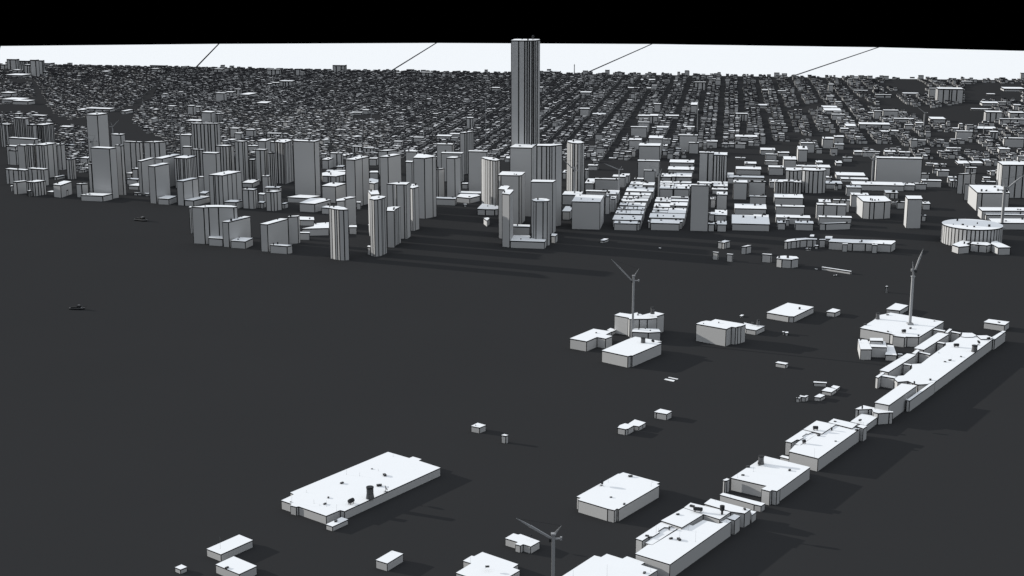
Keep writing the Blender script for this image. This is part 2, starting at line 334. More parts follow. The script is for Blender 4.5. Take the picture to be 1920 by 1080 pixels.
P('D3', "1590,902 1637,906 1688,886 1640,881", 933, 'small white box alone below the big grey cube', idx=1, group=GW, vents=0)
P('X', "1235,465 1239,465.4 1240,464.6 1236,464.2", 467.5, 'speck sized hut in the shore strip right of the small white box', name='hut', group=GW, vents=0)
P('E1', "527,162 548,164 600,157 660,151 718,152 718,146 650,142 590,145 545,152", 205, 'curved terrace block with many facets', group=GW, vents=1, ribs=2)
P('E1', "732,153 768,153 768,149 732,149", 196, 'link between the curved terrace and the long straight terrace', group=GW, vents=0)
P('E1', "676,134 700,135 703,123 680,121", 143, 'small cube behind the curved terrace', group=GW, vents=1)
P('E1', "765,146 806,147 808,133 768,132", 158, 'small square block behind the link of the terraces', group=GW, vents=0)
P('E1', "785,163 925,172 1000,173 1150,180 1175,163 1170,158 800,147", 217, 'long straight terrace right of the curved one', idx=1, group=GW, vents=3)
P('E1', "865,178 897,178 897,174 867,174", 222, 'left box jutting in front of the long straight terrace', group=GW, vents=0)
P('E1', "1037,182 1070,183 1068,178 1040,177", 229, 'right box jutting in front of the long straight terrace', group=GW, vents=1)
P('E1', "704,187 725,188 725,184 706,183", 206, 'tiny kiosk in front of the curved terrace', name='hut', group=GW, vents=0)
P('E1', "650,203 672,206 685,203 664,200", 214, 'tiny flat hut in front of the curved terrace', name='hut', group=GW, vents=1)
for t_, s_, b_, l_, i_, v_ in (
 ('T7', "180,495 247,508 297,488 232,470", 553, 'small white box alone in the middle of the plain, wider of two', 1, 1),
 ('T7', "416,567 452,573 473,566 440,558", 632, 'tiny upright box alone in the middle of the plain, narrower of two', 1, 0),
 ('T7', "1327,508 1388,520 1410,516 1455,490 1385,474 1345,488", 567, 'front block of a small linked pair in the right middle plain', 1, 0),
 ('T7', "1410,478 1455,492 1495,498 1525,482 1548,468 1462,444", 532, 'rear block of a small linked pair in the right middle plain', 2, 0),
 ('T7', "1612,385 1630,388 1712,402 1752,380 1662,360", 450, 'small white box right of the linked pair on the plain', 2, 0),
 ('T8', "303,180 480,210 523,185 350,157", 275, 'small oblong box alone left of the lowest pier sheds', 1, 0),
 ('T8', "948,513 1172,525 1172,508 950,493", 585, 'thin slab shed in the cluster of tiny sheds', 1, 0),
 ('T8', "1085,650 1250,678 1335,625 1240,605 1170,593", 738, 'largest box in the cluster of tiny sheds', 1, 0),
 ('T8', "1310,612 1337,625 1395,582 1285,560 1240,592", 660, 'rear wing behind the largest box of the tiny sheds', 1, 0),
 ('T8', "958,755 1065,768 1145,728 1048,703", 828, 'small box nearest in the cluster of tiny sheds', 1, 0),
 ('T8', "650,775 715,782 735,768 672,762", 848, 'leftmost tiny hut of the cluster of tiny sheds', 1, 1),
 ('T8', "712,748 740,755 812,762 865,735 820,730 795,742 722,728", 838, 'L shaped tiny hut in the cluster of tiny sheds', 2, 0)):
    P(t_, s_, b_, l_, idx=i_, name='hut', group='tiny sheds on the plain', vents=v_)
# drum and right side
hd = height(*px('F4',153,0)[:1], px('F4',0,645)[1], px('F4',0,830)[1])
dc = at(*px('F4',449,650), hd); dr = at(*px('F4',745,650), hd)[0] - dc[0]
building([(dc[0] + dr*math.cos(2*math.pi*i/46), dc[1] + dr*1.02*math.sin(2*math.pi*i/46)) for i in range(46)], hd, 'big round drum shaped arena with a white top, far right', name='arena', vents=7)
GR = 'blocks of the right hand district'
P('F4', "243,855 312,878 420,868 385,848 430,828 350,813", 950, 'low angular wing in front of the drum, sunlit left end', idx=1, group=GR, vents=1)
P('F4', "430,848 515,857 600,864 640,852 600,832 450,828", 930, 'low middle wing in front of the drum', idx=1, group=GR, vents=1)
P('F4', "712,885 838,883 690,818 650,825 635,845", 960, 'low right wing in front of the drum, running back at a slant', group=GR, vents=0)
P('F4', "500,327 550,330 828,332 800,290 722,256 413,250", 515, 'big oblong hall behind the drum with a sunlit end wall', group=GR, vents=5)
Q('F4', "372,233 380,236 558,246", 405, 'narrow strip block behind the big oblong hall', group=GR)
Q('F4', "302,137 363,139 487,131", 340, 'grey faceted tower left of the big oblong hall', group='towers of the right hand district', name='tower', ribs=2)
P('C3', "1460,337 1510,371 1800,373 1760,335", 706, 'tall striped block cut by the right edge, cream sunlit side wall', idx=1, name='tower', group='towers of the right hand district', ribs=4)
P('F4', "508,477 548,512 1060,514 1020,480", 598, 'upper of three long low sheds right of the drum', idx=1, group=GR, vents=2)
P('F4', "550,522 590,552 1060,558 1040,522", 607, 'middle of three long low sheds right of the drum', idx=1, group=GR, vents=2)
P('F4', "615,592 655,635 1080,637 1040,593", 702, 'lower of three long low sheds right of the drum', idx=1, group=GR, vents=2)
P('C3', "100,740 170,746 215,746 318,743 385,738 320,688 35,685", 921, 'many sided block with a sunlit corner, left of the slim pillar tower', idx=2, group=GR, vents=4)
P('C3', "552,717 702,717 685,685 527,683", 1015, 'slim pillar tower alone between faceted block and drum', name='tower', group='towers of the right hand district', vents=0)
GL = [
('C3',245,692,305,552,292,'large blank grey slab block in the right hand district','tower'),
('C3',0,507,575,633,543,'long low white roofed bar below the blank slab, left length',''),
('C3',512,625,577,630,556,'middle length of the low bar below the blank slab',''),
('C3',628,742,563,622,555,'right length of the low bar below the blank slab',''),
('C3',700,893,533,598,520,'low white roofed shed right of the blank slab',''),
('C3',688,772,460,520,455,'small box half hidden at the right edge of the blank slab',''),
('C3',860,972,430,490,420,'small bright walled box above the low shed, right of the blank slab',''),
('C3',808,852,420,460,415,'narrow dim box touching the small bright walled box',''),
('C3',985,1052,535,600,515,'white roofed box tucked behind the grey faceted tower',''),
('C3',965,1050,500,560,488,'farther small box tucked behind the grey faceted tower',''),
('C3',1142,1250,402,460,394,'grey box above the grey faceted tower',''),
('C3',1365,1412,442,472,432,'small box with bright side in the bare area left of the striped tower',''),
('C3',1395,1440,437,480,428,'second small box in the bare area left of the striped tower',''),
('C3',1322,1392,503,530,492,'low box lower down in the bare area left of the striped tower',''),
('C3',1308,1440,545,556,537,'flat strip lowest in the bare area left of the striped tower',''),
('C3',328,455,655,712,630,'small faceted box behind the many sided block',''),
('C3',445,520,748,815,742,'low box between many sided block and slim pillar tower',''),
('C3',388,442,752,772,745,'thin low box touching the many sided block',''),
('C3',703,780,765,825,742,'low box behind the slim pillar tower, right side',''),
('C3',692,738,885,940,878,'small cube at the foot of the slim pillar tower',''),
('C3',1510,1573,320,335,308,'small box left of the top of the striped tower, upper',''),
('C3',1340,1455,345,358,314,'bright flat roofed box left of the top of the striped tower',''),
('C3',1535,1728,103,195,95,'wide grey slab at the far right above the striped tower',''),
('C3',1485,1590,212,262,195,'bright roofed box below the wide grey slab at far right',''),
('C3',1050,1210,32,130,25,'upright grey slab among small houses, right half','tower'),
('C3',1168,1212,100,145,97,'small square box at the lower right of the upright grey slab',''),
('C3',1388,1470,38,108,28,'small faceted tower right of the upright grey slab','tower'),
('C3',575,735,122,172,117,'long grey block among small houses left of the upright grey slab',''),
('C3',1065,1180,360,376,330,'long low house with a bright ridge below the small houses, right',''),
('C3',1190,1312,355,376,335,'long low shed right of the bright ridged house',''),
('C3',742,808,358,382,350,'low shed first in the row below the small house fan',''),
('C3',820,870,368,394,355,'low shed second in the row below the small house fan',''),
('C3',890,945,367,392,360,'low shed third in the row below the small house fan',''),
('C3',950,1090,203,230,195,'row house of five bays among the small houses',''),
('C3',12,95,240,275,225,'bright end walled shed beside the far crane',''),
('C3',95,270,240,290,235,'long flat shed right of the bright end walled shed',''),
('C3',320,430,240,280,225,'grey box above the blank slab, left',''),
('C3',468,578,245,288,235,'grey box above the blank slab, right',''),
('C3',275,360,35,72,22,'cream fronted low shed in the right hand distance',''),
('C3',365,460,30,68,20,'grey low shed right of the cream fronted one',''),
# C2 area
('C2',178,553,970,1040,880,'broad white roofed front block in the row by the shore, right of the grey slab',''),
('C2',638,718,960,1027,937,'small front cube by the shore, right of the broad front block',''),
('C2',820,1000,965,1035,940,'oblong front block by the shore, right of the small front cube',''),
('C2',720,757,930,990,918,'narrow box squeezed behind the small front cube',''),
('C2',628,966,907,972,880,'wide block behind the small front cube and the oblong block',''),
('C2',1060,1385,905,990,888,'wide block behind the wedge at the shore',''),
('C2',205,521,815,878,768,'white roofed block with a black tank, second row behind the broad block',''),
('C2',395,545,884,900,876,'thin annex behind the broad white roofed front block',''),
('C2',622,906,795,880,780,'plain wide grey block in the second row right of the tank block',''),
('C2',610,895,705,780,668,'white roofed block in the third row above the plain wide one',''),
('C2',1040,1330,778,925,762,'large faceted courtyard block with a sunlit left end',''),
('C2',1205,1368,730,850,722,'rear right wing of the faceted courtyard block',''),
('C2',1058,1180,750,800,720,'rear left wing of the faceted courtyard block',''),
('C2',355,522,692,770,684,'grey box behind the tank block, right part',''),
('C2',192,330,550,722,526,'upright grey block with white top, left one of a close pair',''),
('C2',348,516,541,700,536,'blank grey block, right one of a close pair',''),
('C2',130,192,500,558,452,'white roofed box behind the close pair, left part',''),
('C2',194,498,500,560,482,'wide white roofed box behind the close pair',''),
('C2',218,468,416,472,390,'white roofed box with a black vent, farther behind the close pair',''),
('C2',305,422,360,388,340,'small bright walled box at the edge of the bare strip',''),
('C2',612,695,545,665,520,'left end of the recessed grey block below the ribbed drum',''),
('C2',800,880,548,665,528,'right end of the recessed grey block below the ribbed drum',''),
('C2',695,800,540,660,522,'recessed middle of the grey block below the ribbed drum',''),
('C2',558,612,543,605,518,'small bright sided box at the left of the recessed grey block',''),
('C2',548,698,397,475,379,'white roofed box left of the ribbed double block',''),
('C2',703,828,318,410,286,'white topped tower behind the ribbed double block','tower'),
('C2',848,943,216,340,182,'slim grey tower with a notched white top in the middle right','tower'),
('C2',875,1015,152,248,143,'grey block behind the notched slim tower',''),
('C2',1098,1205,107,205,90,'bright sided grey block right of the notched slim tower',''),
('C2',1213,1310,88,160,74,'upright grey block, farther of two stacked together',''),
('C2',1218,1310,165,216,155,'low grey block, nearer of two stacked together',''),
('C2',1130,1187,500,532,485,'small white topped box right of the ribbed double block',''),
('C2',1128,1290,562,615,535,'white roofed shed joined to the long low bar, left end',''),
('C2',1285,1552,517,545,500,'long shed with grey front behind the long low bar',''),
('C2',1240,1522,480,520,448,'long shed with an angular roof behind the grey fronted shed',''),
('C2',1218,1250,578,630,572,'tiny cube in front of the white roofed shed joined to the bar',''),
('C2',1340,1485,600,690,580,'grey box in front of the long low bar',''),
('C2',1388,1560,678,800,655,'white roofed block behind the many sided block',''),
('C2',1030,1095,347,375,328,'small bright box in the bare strip, middle right',''),
('C2',890,1040,390,450,374,'white roofed shed behind the ribbed double block, left',''),
('C2',1045,1172,398,475,372,'white roofed shed with sloped top behind the ribbed double block, right',''),
('C2',828,885,385,430,372,'small white shed tight behind the ribbed double block',''),
('C2',512,642,335,372,328,'low shed at the lower edge of the small house field',''),
('C2',518,632,265,320,258,'grey shed just above the lowest one, beside small houses',''),
('C2',642,755,250,288,238,'long grey shed right of the cream walled house',''),
('C2',466,612,222,270,200,'cream walled house with angular roof beside the small house field',''),
('C2',210,430,88,130,70,'wide white roofed block above the twin slabs, right',''),
('C2',205,315,155,205,150,'grey shed below the wide white roofed block',''),
('C2',210,305,300,317,295,'thin flat strip in the bare land behind the twin slabs',''),
('C2',1300,1395,298,340,292,'dark grey box below the far crane',''),
('C2',1230,1292,352,385,330,'small white topped house below the far crane',''),
('C2',1092,1140,10,10.5,-2,'',''),
# C1 area
('C1',-43,245,745,1025,675,'big plain grey cube block at the shore, left of the low rows','tower'),
('C1',295,345,690,870,674,'narrow block tight behind the big plain cube',''),
('C1',345,398,715,850,690,'second narrow block behind the big plain cube',''),
('C1',98,305,640,700,628,'low strip block behind the big cube, left part',''),
('C1',308,425,668,760,628,'low strip block behind the big cube, right part',''),
('C1',190,440,517,625,508,'wide grey block farther behind the big plain cube',''),
('C1',90,180,558,625,510,'white topped box left of the wide grey block',''),
('C1',370,500,492,600,472,'white topped block behind the wide grey block, at the street',''),
('C1',455,538,478,560,460,'small block farther up the street behind the white topped block',''),
('C1',120,218,378,425,367,'small white topped box alone in the bare strip',''),
('C1',168,232,328,352,320,'dim small box above the lone white topped box',''),
('C1',90,125,420,512,412,'narrow dark box right of the round cream tower',''),
('C1',332,405,305,318,297,'tiny flat hut in the bare strip',''),
('C1',1166,1349,579,1042,568,'blank grey slab tower at the shore, tallest in the low rows','tower'),
('C1',1340,1402,972,1045,953,'small front cube right of the blank slab tower, left one',''),
('C1',1430,1524,975,1048,940,'small front cube right of the blank slab tower, right one',''),
('C1',1404,1430,960,1030,948,'sliver box between two small front cubes',''),
('C1',1342,1404,872,940,850,'white roofed box behind the left small front cube',''),
('C1',1406,1528,880,940,828,'white roofed box behind the right small front cube',''),
('C1',1425,1532,673,820,645,'upright grey block right of the blank slab tower',''),
('C1',1362,1415,720,805,698,'smaller upright block beside the blank slab tower',''),
('C1',1378,1534,622,665,606,'white roofed strip behind the upright grey block, nearer',''),
('C1',1392,1534,588,612,560,'white roofed strip behind the upright grey block, farther',''),
('C1',1228,1372,560,600,541,'white roofed strip just behind the blank slab tower',''),
('C1',1376,1534,556,580,541,'farthest white strip behind the upright grey block',''),
('C1',1249,1336,247,540,237,'left part of the tall twin slab block','tower'),
('C1',1340,1394,250,540,238,'right part of the tall twin slab block','tower'),
('C1',1397,1532,272,545,245,'striped pale tower right of the twin slab block','tower'),
('C1',636,850,178,325,153,'grey slab block with white top, upper of a stacked pair','tower'),
('C1',625,845,332,498,322,'wide grey slab block, lower of a stacked pair','tower'),
('C1',688,804,428,545,423,'small square slab in front of the stacked pair',''),
('C1',590,684,516,545,503,'white topped strip at the foot of the stacked pair',''),
('C1',735,875,102,270,76,'grey block with a peaked white top behind the stacked pair',''),
('C1',535,660,120,215,103,'white topped block left of the stacked pair, farther off',''),
('C1',562,606,225,290,222,'small dark house left of the stacked pair',''),
('C1',1046,1232,72,240,64,'wide grey block far behind the low rows','tower'),
('C1',1143,1243,148,257,142,'cream sided box before the wide grey block',''),
('C1',1086,1112,235,280,230,'tiny pillar box below the wide grey block',''),
('C1',180,290,252,292,247,'flat grey shed at the foot of the small house field',''),
('C1',875,960,112,160,106,'grey box right of the peaked block',''),
('C1',877,925,180,220,165,'white topped small box right of the peaked block',''),
('C1',875,925,228,275,220,'low grey box below the white topped small box',''),
('C1',1323,1432,135,200,123,'white topped block above the twin slab, right',''),
]
for t, x0, x1, yt, yb, yk, lab, nm in GL:
    if not lab: continue
    G(t, x0, x1, yt, yb, yk, lab, name=nm or 'building', group=('towers of the right hand district' if nm else GR), ribs=(5 if 'striped' in lab and nm else 3 if 'faceted' in lab or 'recessed' in lab else 0), vents=3 if yb > 600 else 1, maxd=130)
Q('C2', "1062,950 1125,966 1378,956", 1033, 'wedge shaped block at the shore with a pale left wall', group=GR)
# ribbed double block
P('C2', "718,425 760,428 800,430 840,428 885,425 880,402 722,400", 600, 'left half of the ribbed double block', idx=2, ribs=2, name='tower', group='towers of the right hand district')
P('C2', "887,420 920,425 960,428 1000,430 1050,430 1100,428 1130,424 1115,408 900,402", 660, 'right rounded half of the ribbed double block', idx=3, ribs=3, name='tower', group='towers of the right hand district', vents=2)
ORD = ['first', 'second', 'third', 'fourth', 'fifth', 'sixth', 'seventh', 'eighth', 'ninth', 'tenth', 'eleventh', 'twelfth']
ROWA = [[(385,617,965,1035,942),(617,645,966,1034,945)], [(370,655,930,-17,882)], [(398,543,866,-17,834),(546,680,870,-17,834)],
 [(420,470,822,-16,797),(500,612,822,-17,798),(622,690,824,-16,797)], [(440,515,780,-18,750),(525,698,786,-17,756)],
 [(455,590,742,-17,716),(592,725,738,-18,712)], [(474,600,708,-19,690),(602,740,705,-18,684)], [(490,750,680,-20,654)], [(505,780,640,-20,602)], [(535,670,597,-20,580),(675,790,578,-21,548)], [(548,672,570,-19,542)]]
ROWB = [[(728,757,945,1012,925),(757,1045,963,1035,925),(1047,1078,950,1020,930)], [(742,1096,910,-18,865)], [(770,925,855,-17,835),(930,1108,862,-18,812)], [(780,928,828,-17,808)],
 [(788,950,798,-18,762),(952,1004,782,-20,752),(1006,1125,786,-20,750)], [(800,960,745,-18,722),(962,1135,740,-18,706)], [(812,960,718,-19,702),(964,1135,704,-22,694)],
 [(847,982,612,700,580),(990,1145,614,700,592)], [(850,992,574,-24,560),(998,1160,590,-22,566)], [(852,1025,554,-22,537),(1028,1165,556,-24,540)],
 [(862,965,492,545,458),(968,1010,490,545,458),(1012,1168,492,545,455)], [(932,1190,420,455,390)], [(948,1192,348,390,320)]]
for rows, where in ((ROWA, 'low column right of big grey cube'), (ROWB, 'low column left of blank slab tower')):
    for i, row in enumerate(rows):
        for j, (x0, x1, yt, yb, yk) in enumerate(row):
            side = '' if len(row) == 1 else (('left ', 'right ')[j] if len(row) == 2 else ('left ', 'middle ', 'right ')[j])
            G('C1', x0, x1, yt, yb, yk, 'white roofed %sblock, %s row from shore, %s' % (side, ORD[i] if i < 12 else 'last', where), group='low rows of white roofed blocks', vents=(3, 2, 1)[j])
# ================================================================ DOWNTOWN TOWERS
GT = 'downtown towers'; GLW = 'low downtown blocks'
def T(*a, **k):
    k.setdefault('name', 'tower'); k.setdefault('group', GT); return a, k
PL = [
('D1', "118,165 250,172 305,168 415,167 590,170 632,165 560,150 400,145 270,148 220,157", 585, 'curved front shore tower with a sweeping white roof line, leftmost of the front group', 1, 0, 1),
('D1', "85,172 110,172 118,160 95,160", 465, 'thin fin wall behind the curved shore tower', 1, 0, 0),
('D2', "185,340 278,332 285,316 405,296 335,289 185,322", 640, 'stepped tower behind the pale lens shaped tower', 1, 0, 1),
('D2', "100,418 160,430 210,436 265,438 318,433 280,412 200,396 115,398", 1008, 'pale lens shaped tower at the shore with a sunlit left side', 2, 2, 1),
('D2', "555,315 605,325 650,321 690,312 725,300 740,290 700,283 640,280 580,290", 968, 'ribbed oval tower with dark right side at the shore', 1, 2, 1),
('D2', "540,225 575,267 668,263 650,220", 770, 'tower with cream edge directly behind the ribbed oval tower', 1, 0, 1),
('D2', "750,145 820,148 860,153 945,153 970,156 1010,130 880,128", 765, 'faceted tower with one cream stripe right of the ribbed oval tower', 3, 0, 1),
('D2', "1015,190 1040,197 1065,190 1112,176 1085,150 1030,148", 672, 'dark ribbed tower behind the cream striped tower', 2, 3, 2),
('D2', "750,450 835,453 848,432 905,405 820,402 755,412", 865, 'shorter ribbed block with a zigzag roof right of the oval tower', 1, 4, 2),
('B3', "1530,452 1655,457 1745,443 1785,436 1650,410 1580,408", 1140, 'grey tower with a sunlit upper corner in the middle of downtown', 1, 0, 1),
('B4', "615,450 660,466 700,475 740,482 780,485 826,478 790,462 740,450 680,445 640,444", 1010, 'cream ribbed lens tower, its lower half in shadow', 4, 2, 1),
('B4', "935,335 1185,341 1205,322 1235,302 1000,297", 1115, 'broad grey tower in front of the tallest tower, black tank on top', 1, 0, 2),
('B4', "1240,318 1385,320 1410,318 1450,314 1525,305 1510,297 1245,300", 1235, 'broad tower with ribbed right side, tight beside the black tank tower', 1, 3, 0),
('D3', "445,165 475,168 680,172 710,168 748,135 490,127", 722, 'square grey tower behind the two slim front towers', 2, 0, 2),
('D3', "812,243 1060,247 1097,225 835,219", 830, 'plain tower behind the slim round tower on the shore podium', 1, 0, 0),
('D3', "445,325 540,332 575,296 550,288 485,285", 888, 'slim tower with cream left edge, farther of two slim front towers', 1, 0, 1),
('D3', "487,375 575,386 615,342 612,332 520,330", 985, 'slim pale tower, nearer of two slim front towers', 1, 0, 1),
('D3', "822,448 845,458 870,463 950,462 1000,460 1030,450 990,434 930,429 870,431", 965, 'slim round tower at the right of the shore podium', 4, 0, 1),
('B4', "1578,268 1600,278 1640,287 1700,291 1740,289 1776,281 1740,266 1660,259 1600,259", 850, 'cream round tower right of the broad central towers, lower part shadowed', 3, 2, 1),
('A2', "142,862 205,868 215,868 272,850 235,842 170,846", 1180, 'ribbed round fronted slab left of the widest downtown slab', 1, 6, 2),
]
for t, s, b, lab, idx, rb, vn in PL: P(t, s, b, lab, idx=idx, name='tower', group=GT, ribs=rb, vents=vn)
PLL = [
('D1', "305,515 465,525 460,462 330,465", 610, 'low podium between curved shore tower and slab next to it', 1, 2),
('D1', "1335,312 1495,315 1490,282 1320,275", 380, 'grey block with white top behind the slanting shore slab', 1, 1),
('D1', "1355,412 1660,404 1660,340 1500,352 1490,385", 486, 'long low white roofed hall left of the pale lens tower', 1, 2),
('D1', "1320,458 1445,460 1442,448 1330,448", 540, 'small low box in front of the long low hall', 1, 0),
('D1', "1575,172 1662,178 1662,148 1640,148 1590,165", 241, 'low box half hidden by the top of the pale lens tower', 0, 1),
('D3', "208,547 300,552 405,554 445,550 445,515 330,500 265,490", 622, 'low curved podium under the cream ribbed lens tower', 2, 2),
('D3', "580,907 968,920 985,895 820,878 800,850 620,845", 1000, 'wide low podium at the shore joining slim towers', 1, 2),
('D3', "610,745 800,752 803,728 615,722", 850, 'low block seen through the gap above the shore podium', 1, 1),
('D3', "1040,850 1088,856 1113,832 1050,825", 935, 'small block at the right end of the shore podium', 1, 0),
('D3', "280,652 318,682 348,655 330,645", 750, 'tiny wedge shaped kiosk on the shore left of the slim towers', 1, 0),
('B3', "245,962 420,972 600,926 520,910 375,908", 1068, 'low trapezoid block with pale roof behind the slanting shore slab', 1, 1),
('B3', "500,768 655,776 770,742 640,732 590,735", 962, 'dim mid height block with a folded dark side', 1, 1),
('B4', "72,908 325,918 335,900 80,893", 992, 'long low block under the sunlit corner tower', 1, 1),
('B4', "335,892 485,907 600,880 570,862 380,860", 968, 'low white roofed block left of the cream ribbed lens tower', 1, 1),
('B4', "335,850 610,855 612,835 350,828", 900, 'flat block behind the low white roofed block near the lens tower', 1, 0),
('B4', "415,978 450,980 450,972 418,972", 1005, 'tiny kiosk in front of the low white roofed block', 1, 0),
('D2', "325,634 415,634 410,612 330,614", 712, 'low block right of the base of the pale lens tower', 0, 0),
('D2', "540,612 565,614 565,606 545,604", 702, 'low sliver block left of the ribbed oval tower, upper', 0, 0),
('D2', "532,855 568,860 570,842 540,842", 942, 'low sliver block left of the ribbed oval tower at its base', 0, 0),
('B3', "890,955 935,958 940,945 895,945", 1030, 'low box at the foot of the tower behind the stepped tower', 0, 0),
('B3', "500,625 620,600 765,615 765,640 660,662 505,655", 735, 'round fronted low hall with flat white roof between towers', 4, 3),
('B3', "545,605 765,605 765,592 560,590", 640, 'white strip roof behind the round fronted hall', 0, 1),
('B3', "1030,735 1090,742 1135,728 1135,700 1060,686 1032,690", 830, 'white roofed block seen between the two straight towers', 1, 1),
('B3', "1035,618 1135,618 1130,600 1050,602", 690, 'grey block farther back between the two straight towers', 0, 0),
]
for t, s, b, lab, idx, vn in PLL: P(t, s, b, lab, idx=idx, group=GLW, ribs=3 if 'round fronted' in lab else 0, vents=vn)
QL = [
('B1', "828,122 938,128 1040,113", 760, 'tall plain tower at left, highest of its district', 0, 70, 1),
('B1', "872,443 1055,453 1120,443", 940, 'broad front tower with a low podium at left', 0, 90, 0),
('B1', "1108,412 1165,424 1192,420", 905, 'narrow tower tight right of the broad left front tower', 1, 60, 1),
('B1', "1190,384 1345,392 1375,388", 700, 'dark ribbed slab left of the bowed slab', 3, 90, 1),
('B1', "1385,390 1490,393 1600,385", 720, 'bowed wide slab behind the slanting left slab', 2, 90, 1),
('B2', "225,541 300,549 462,515", 970, 'slanting shore slab with a low annex, left', 0, 110, 0),
('B2', "108,485 148,491 292,455", 868, 'slab half hidden behind the slanting shore slab', 0, 110, 0),
('B2', "300,458 385,462 592,414", 800, 'long slab with bright sloping roof behind the slanting shore slab', 0, 120, 1),
('B2', "515,452 660,459 768,432", 800, 'ribbed tower with a tiny white chimney on its roof', 6, 90, 1),
('B2', "545,711 620,717 790,682", 992, 'shore slab with three bays and a long annex', 2, 110, 0),
('B2', "908,642 1060,652 1275,607", 992, 'wide shore slab with ribbed left end and black roof tank', 4, 130, 1),
('B2', "835,398 990,403 1036,392", 850, 'plain square tower behind the wide ribbed end slab', 0, 80, 0),
('B2', "708,66 1000,68 1035,62", 560, 'huge ribbed tower at the back of the left cluster', 8, 90, 2),
('B2', "985,314 1100,321 1192,312", 700, 'tower with ribbed left half and a dark slot', 3, 90, 1),
('B2', "1198,266 1288,270 1345,263", 720, 'smooth tower with rounded roof beside the dark slot tower', 2, 70, 0),
('B2', "1285,806 1410,815 1455,803", 1030, 'short pale shore block, left one of two', 2, 70, 1),
('B2', "1548,832 1640,840 1725,826", 1055, 'short pale shore block, right one of two', 2, 70, 1),
('B2', "1430,361 1535,364 1575,356", 720, 'plain tower left of the ribbed round fronted slab', 2, 70, 0),
('B2', "1460,260 1545,265 1600,243", 520, 'tower top peeking behind, left of the round fronted slab', 0, 70, 1),
('B2', "1568,395 1620,397 1662,393", 800, 'dim narrow tower touching the round fronted slab', 2, 60, 1),
('B2', "715,357 835,362 870,358", 700, 'dark ribbed tower under the huge ribbed tower', 5, 80, 1),
('B3', "175,262 415,270 472,259", 880, 'widest downtown slab, smooth grey with bright roof', 0, 130, 2),
('B3', "765,467 872,476 1028,440", 1012, 'straight tower with dark slot left of the pale sliver tower', 2, 100, 2),
('B3', "1150,440 1245,443 1392,412", 1015, 'straight pale tower in the centre with a tiny black tank', 1, 100, 1),
('B3', "1440,498 1515,502 1530,490", 800, 'narrow tower left of the sunlit corner tower', 1, 60, 0),
('B3', "1132,375 1238,374 1350,362", 640, 'tower behind the straight pale tower', 0, 80, 0),
('B4', "220,452 318,456 382,442", 905, 'slim grey tower right of the sunlit corner tower', 0, 70, 1),
('B4', "372,170 430,172 528,155", 640, 'dark ribbed tower with three bright ridges, centre back', 5, 90, 1),
('B4', "105,578 128,582 200,572", 900, 'dim short tower between the sunlit corner tower and slim grey tower', 0, 60, 1),
('D1', "460,329 530,336 777,275", 620, 'slanting shore slab second from the left with two roof dots', 1, 130, 2),
('D1', "885,357 968,363 1198,300", 672, 'slanting shore slab, third of the front row', 1, 130, 1),
('D1', "1198,278 1312,272 1330,262", 577, 'dark end wing joined to the third slanting shore slab', 0, 60, 1),
]
for t, s, b, lab, rb, md, vn in QL: Q(t, s, b, lab, name='tower', group=GT, ribs=rb, maxd=md, vents=vn)
QLL = [
('D1', "555,545 720,556 806,517", 638, 'low podium of the second slanting front slab', 0, 80, 2),
('D1', "995,592 1190,608 1250,596", 698, 'low podium of the third slanting front slab, black tank on it', 0, 80, 2),
('B1', "778,902 990,910 1083,890", 966, 'low podium with a small dish before the broad left tower', 0, 90, 2),
('B1', "510,800 585,808 690,772", 930, 'squat block with a cream slanted wall, far left shore', 1, 80, 1),
('B2', "335,909 460,917 548,885", 984, 'low annex of the slanting shore slab at left', 0, 90, 0),
('B2', "635,926 738,934 922,888", 1000, 'long low annex of the three bay shore slab', 1, 110, 1),
('B2', "1080,948 1215,953 1292,932", 1030, 'low annex of the wide ribbed end slab', 1, 70, 1),
('B2', "1730,968 1765,972 1800,958", 1025, 'low annex of the right short pale block', 0, 50, 1),
('B2', "1460,955 1525,960 1550,945", 1022, 'low box between the two short pale blocks', 2, 50, 0),
('B2', "1465,862 1530,866 1550,852", 960, 'white topped low box behind the two short pale blocks', 0, 50, 0),
('B2', "800,852 870,856 915,832", 905, 'low white roofed block behind the long annex', 0, 60, 0),
('B2', "62,845 105,848 152,845", 878, 'tiny box left of the slanting shore slab, left one', 1, 25, 0),
('B2', "190,857 235,860 242,852", 886, 'tiny box left of the slanting shore slab, right one', 0, 25, 0),
('B2', "1285,732 1400,738 1480,702", 790, 'stepped white roofs low behind the left short pale block', 0, 60, 3),
('B3', "110,896 345,908 490,882", 965, 'podium of the widest downtown slab', 1, 120, 0),
('B3', "500,472 575,476 640,452", 580, 'mid height white topped block right of the widest slab', 0, 60, 1),
('B3', "662,553 735,555 762,540", 590, 'low box before the straight dark slot tower', 1, 40, 1),
('B1', "125,773 160,776 262,765", 896, 'shore block at far left with a pale left face', 1, 60, 0),
('B1', "250,772 335,778 442,762", 915, 'faceted shore block at far left with white roof', 4, 70, 1),
('B1', "262,862 285,864 306,858", 920, 'small annex stuck to the faceted shore block', 2, 25, 0),
('B1', "100,815 118,818 126,812", 868, 'tiny hut at the far left shore', 0, 15, 0),
('B1', "732,793 785,796 850,790", 925, 'low block with bright roof before the sliver lit tower', 0, 90, 2),
('B1', "520,725 545,730 628,712", 757, 'flat low block behind the far left shore', 0, 60, 0),
('B1', "625,853 640,856 658,850", 912, 'small annex between squat block and low bright roof', 0, 20, 0),
]
for t, s, b, lab, rb, md, vn in QLL: Q(t, s, b, lab, group=GLW, ribs=rb, maxd=md, vents=vn, flat='pale left' not in lab and 'cream' not in lab)
GFL = 'far left district blocks'
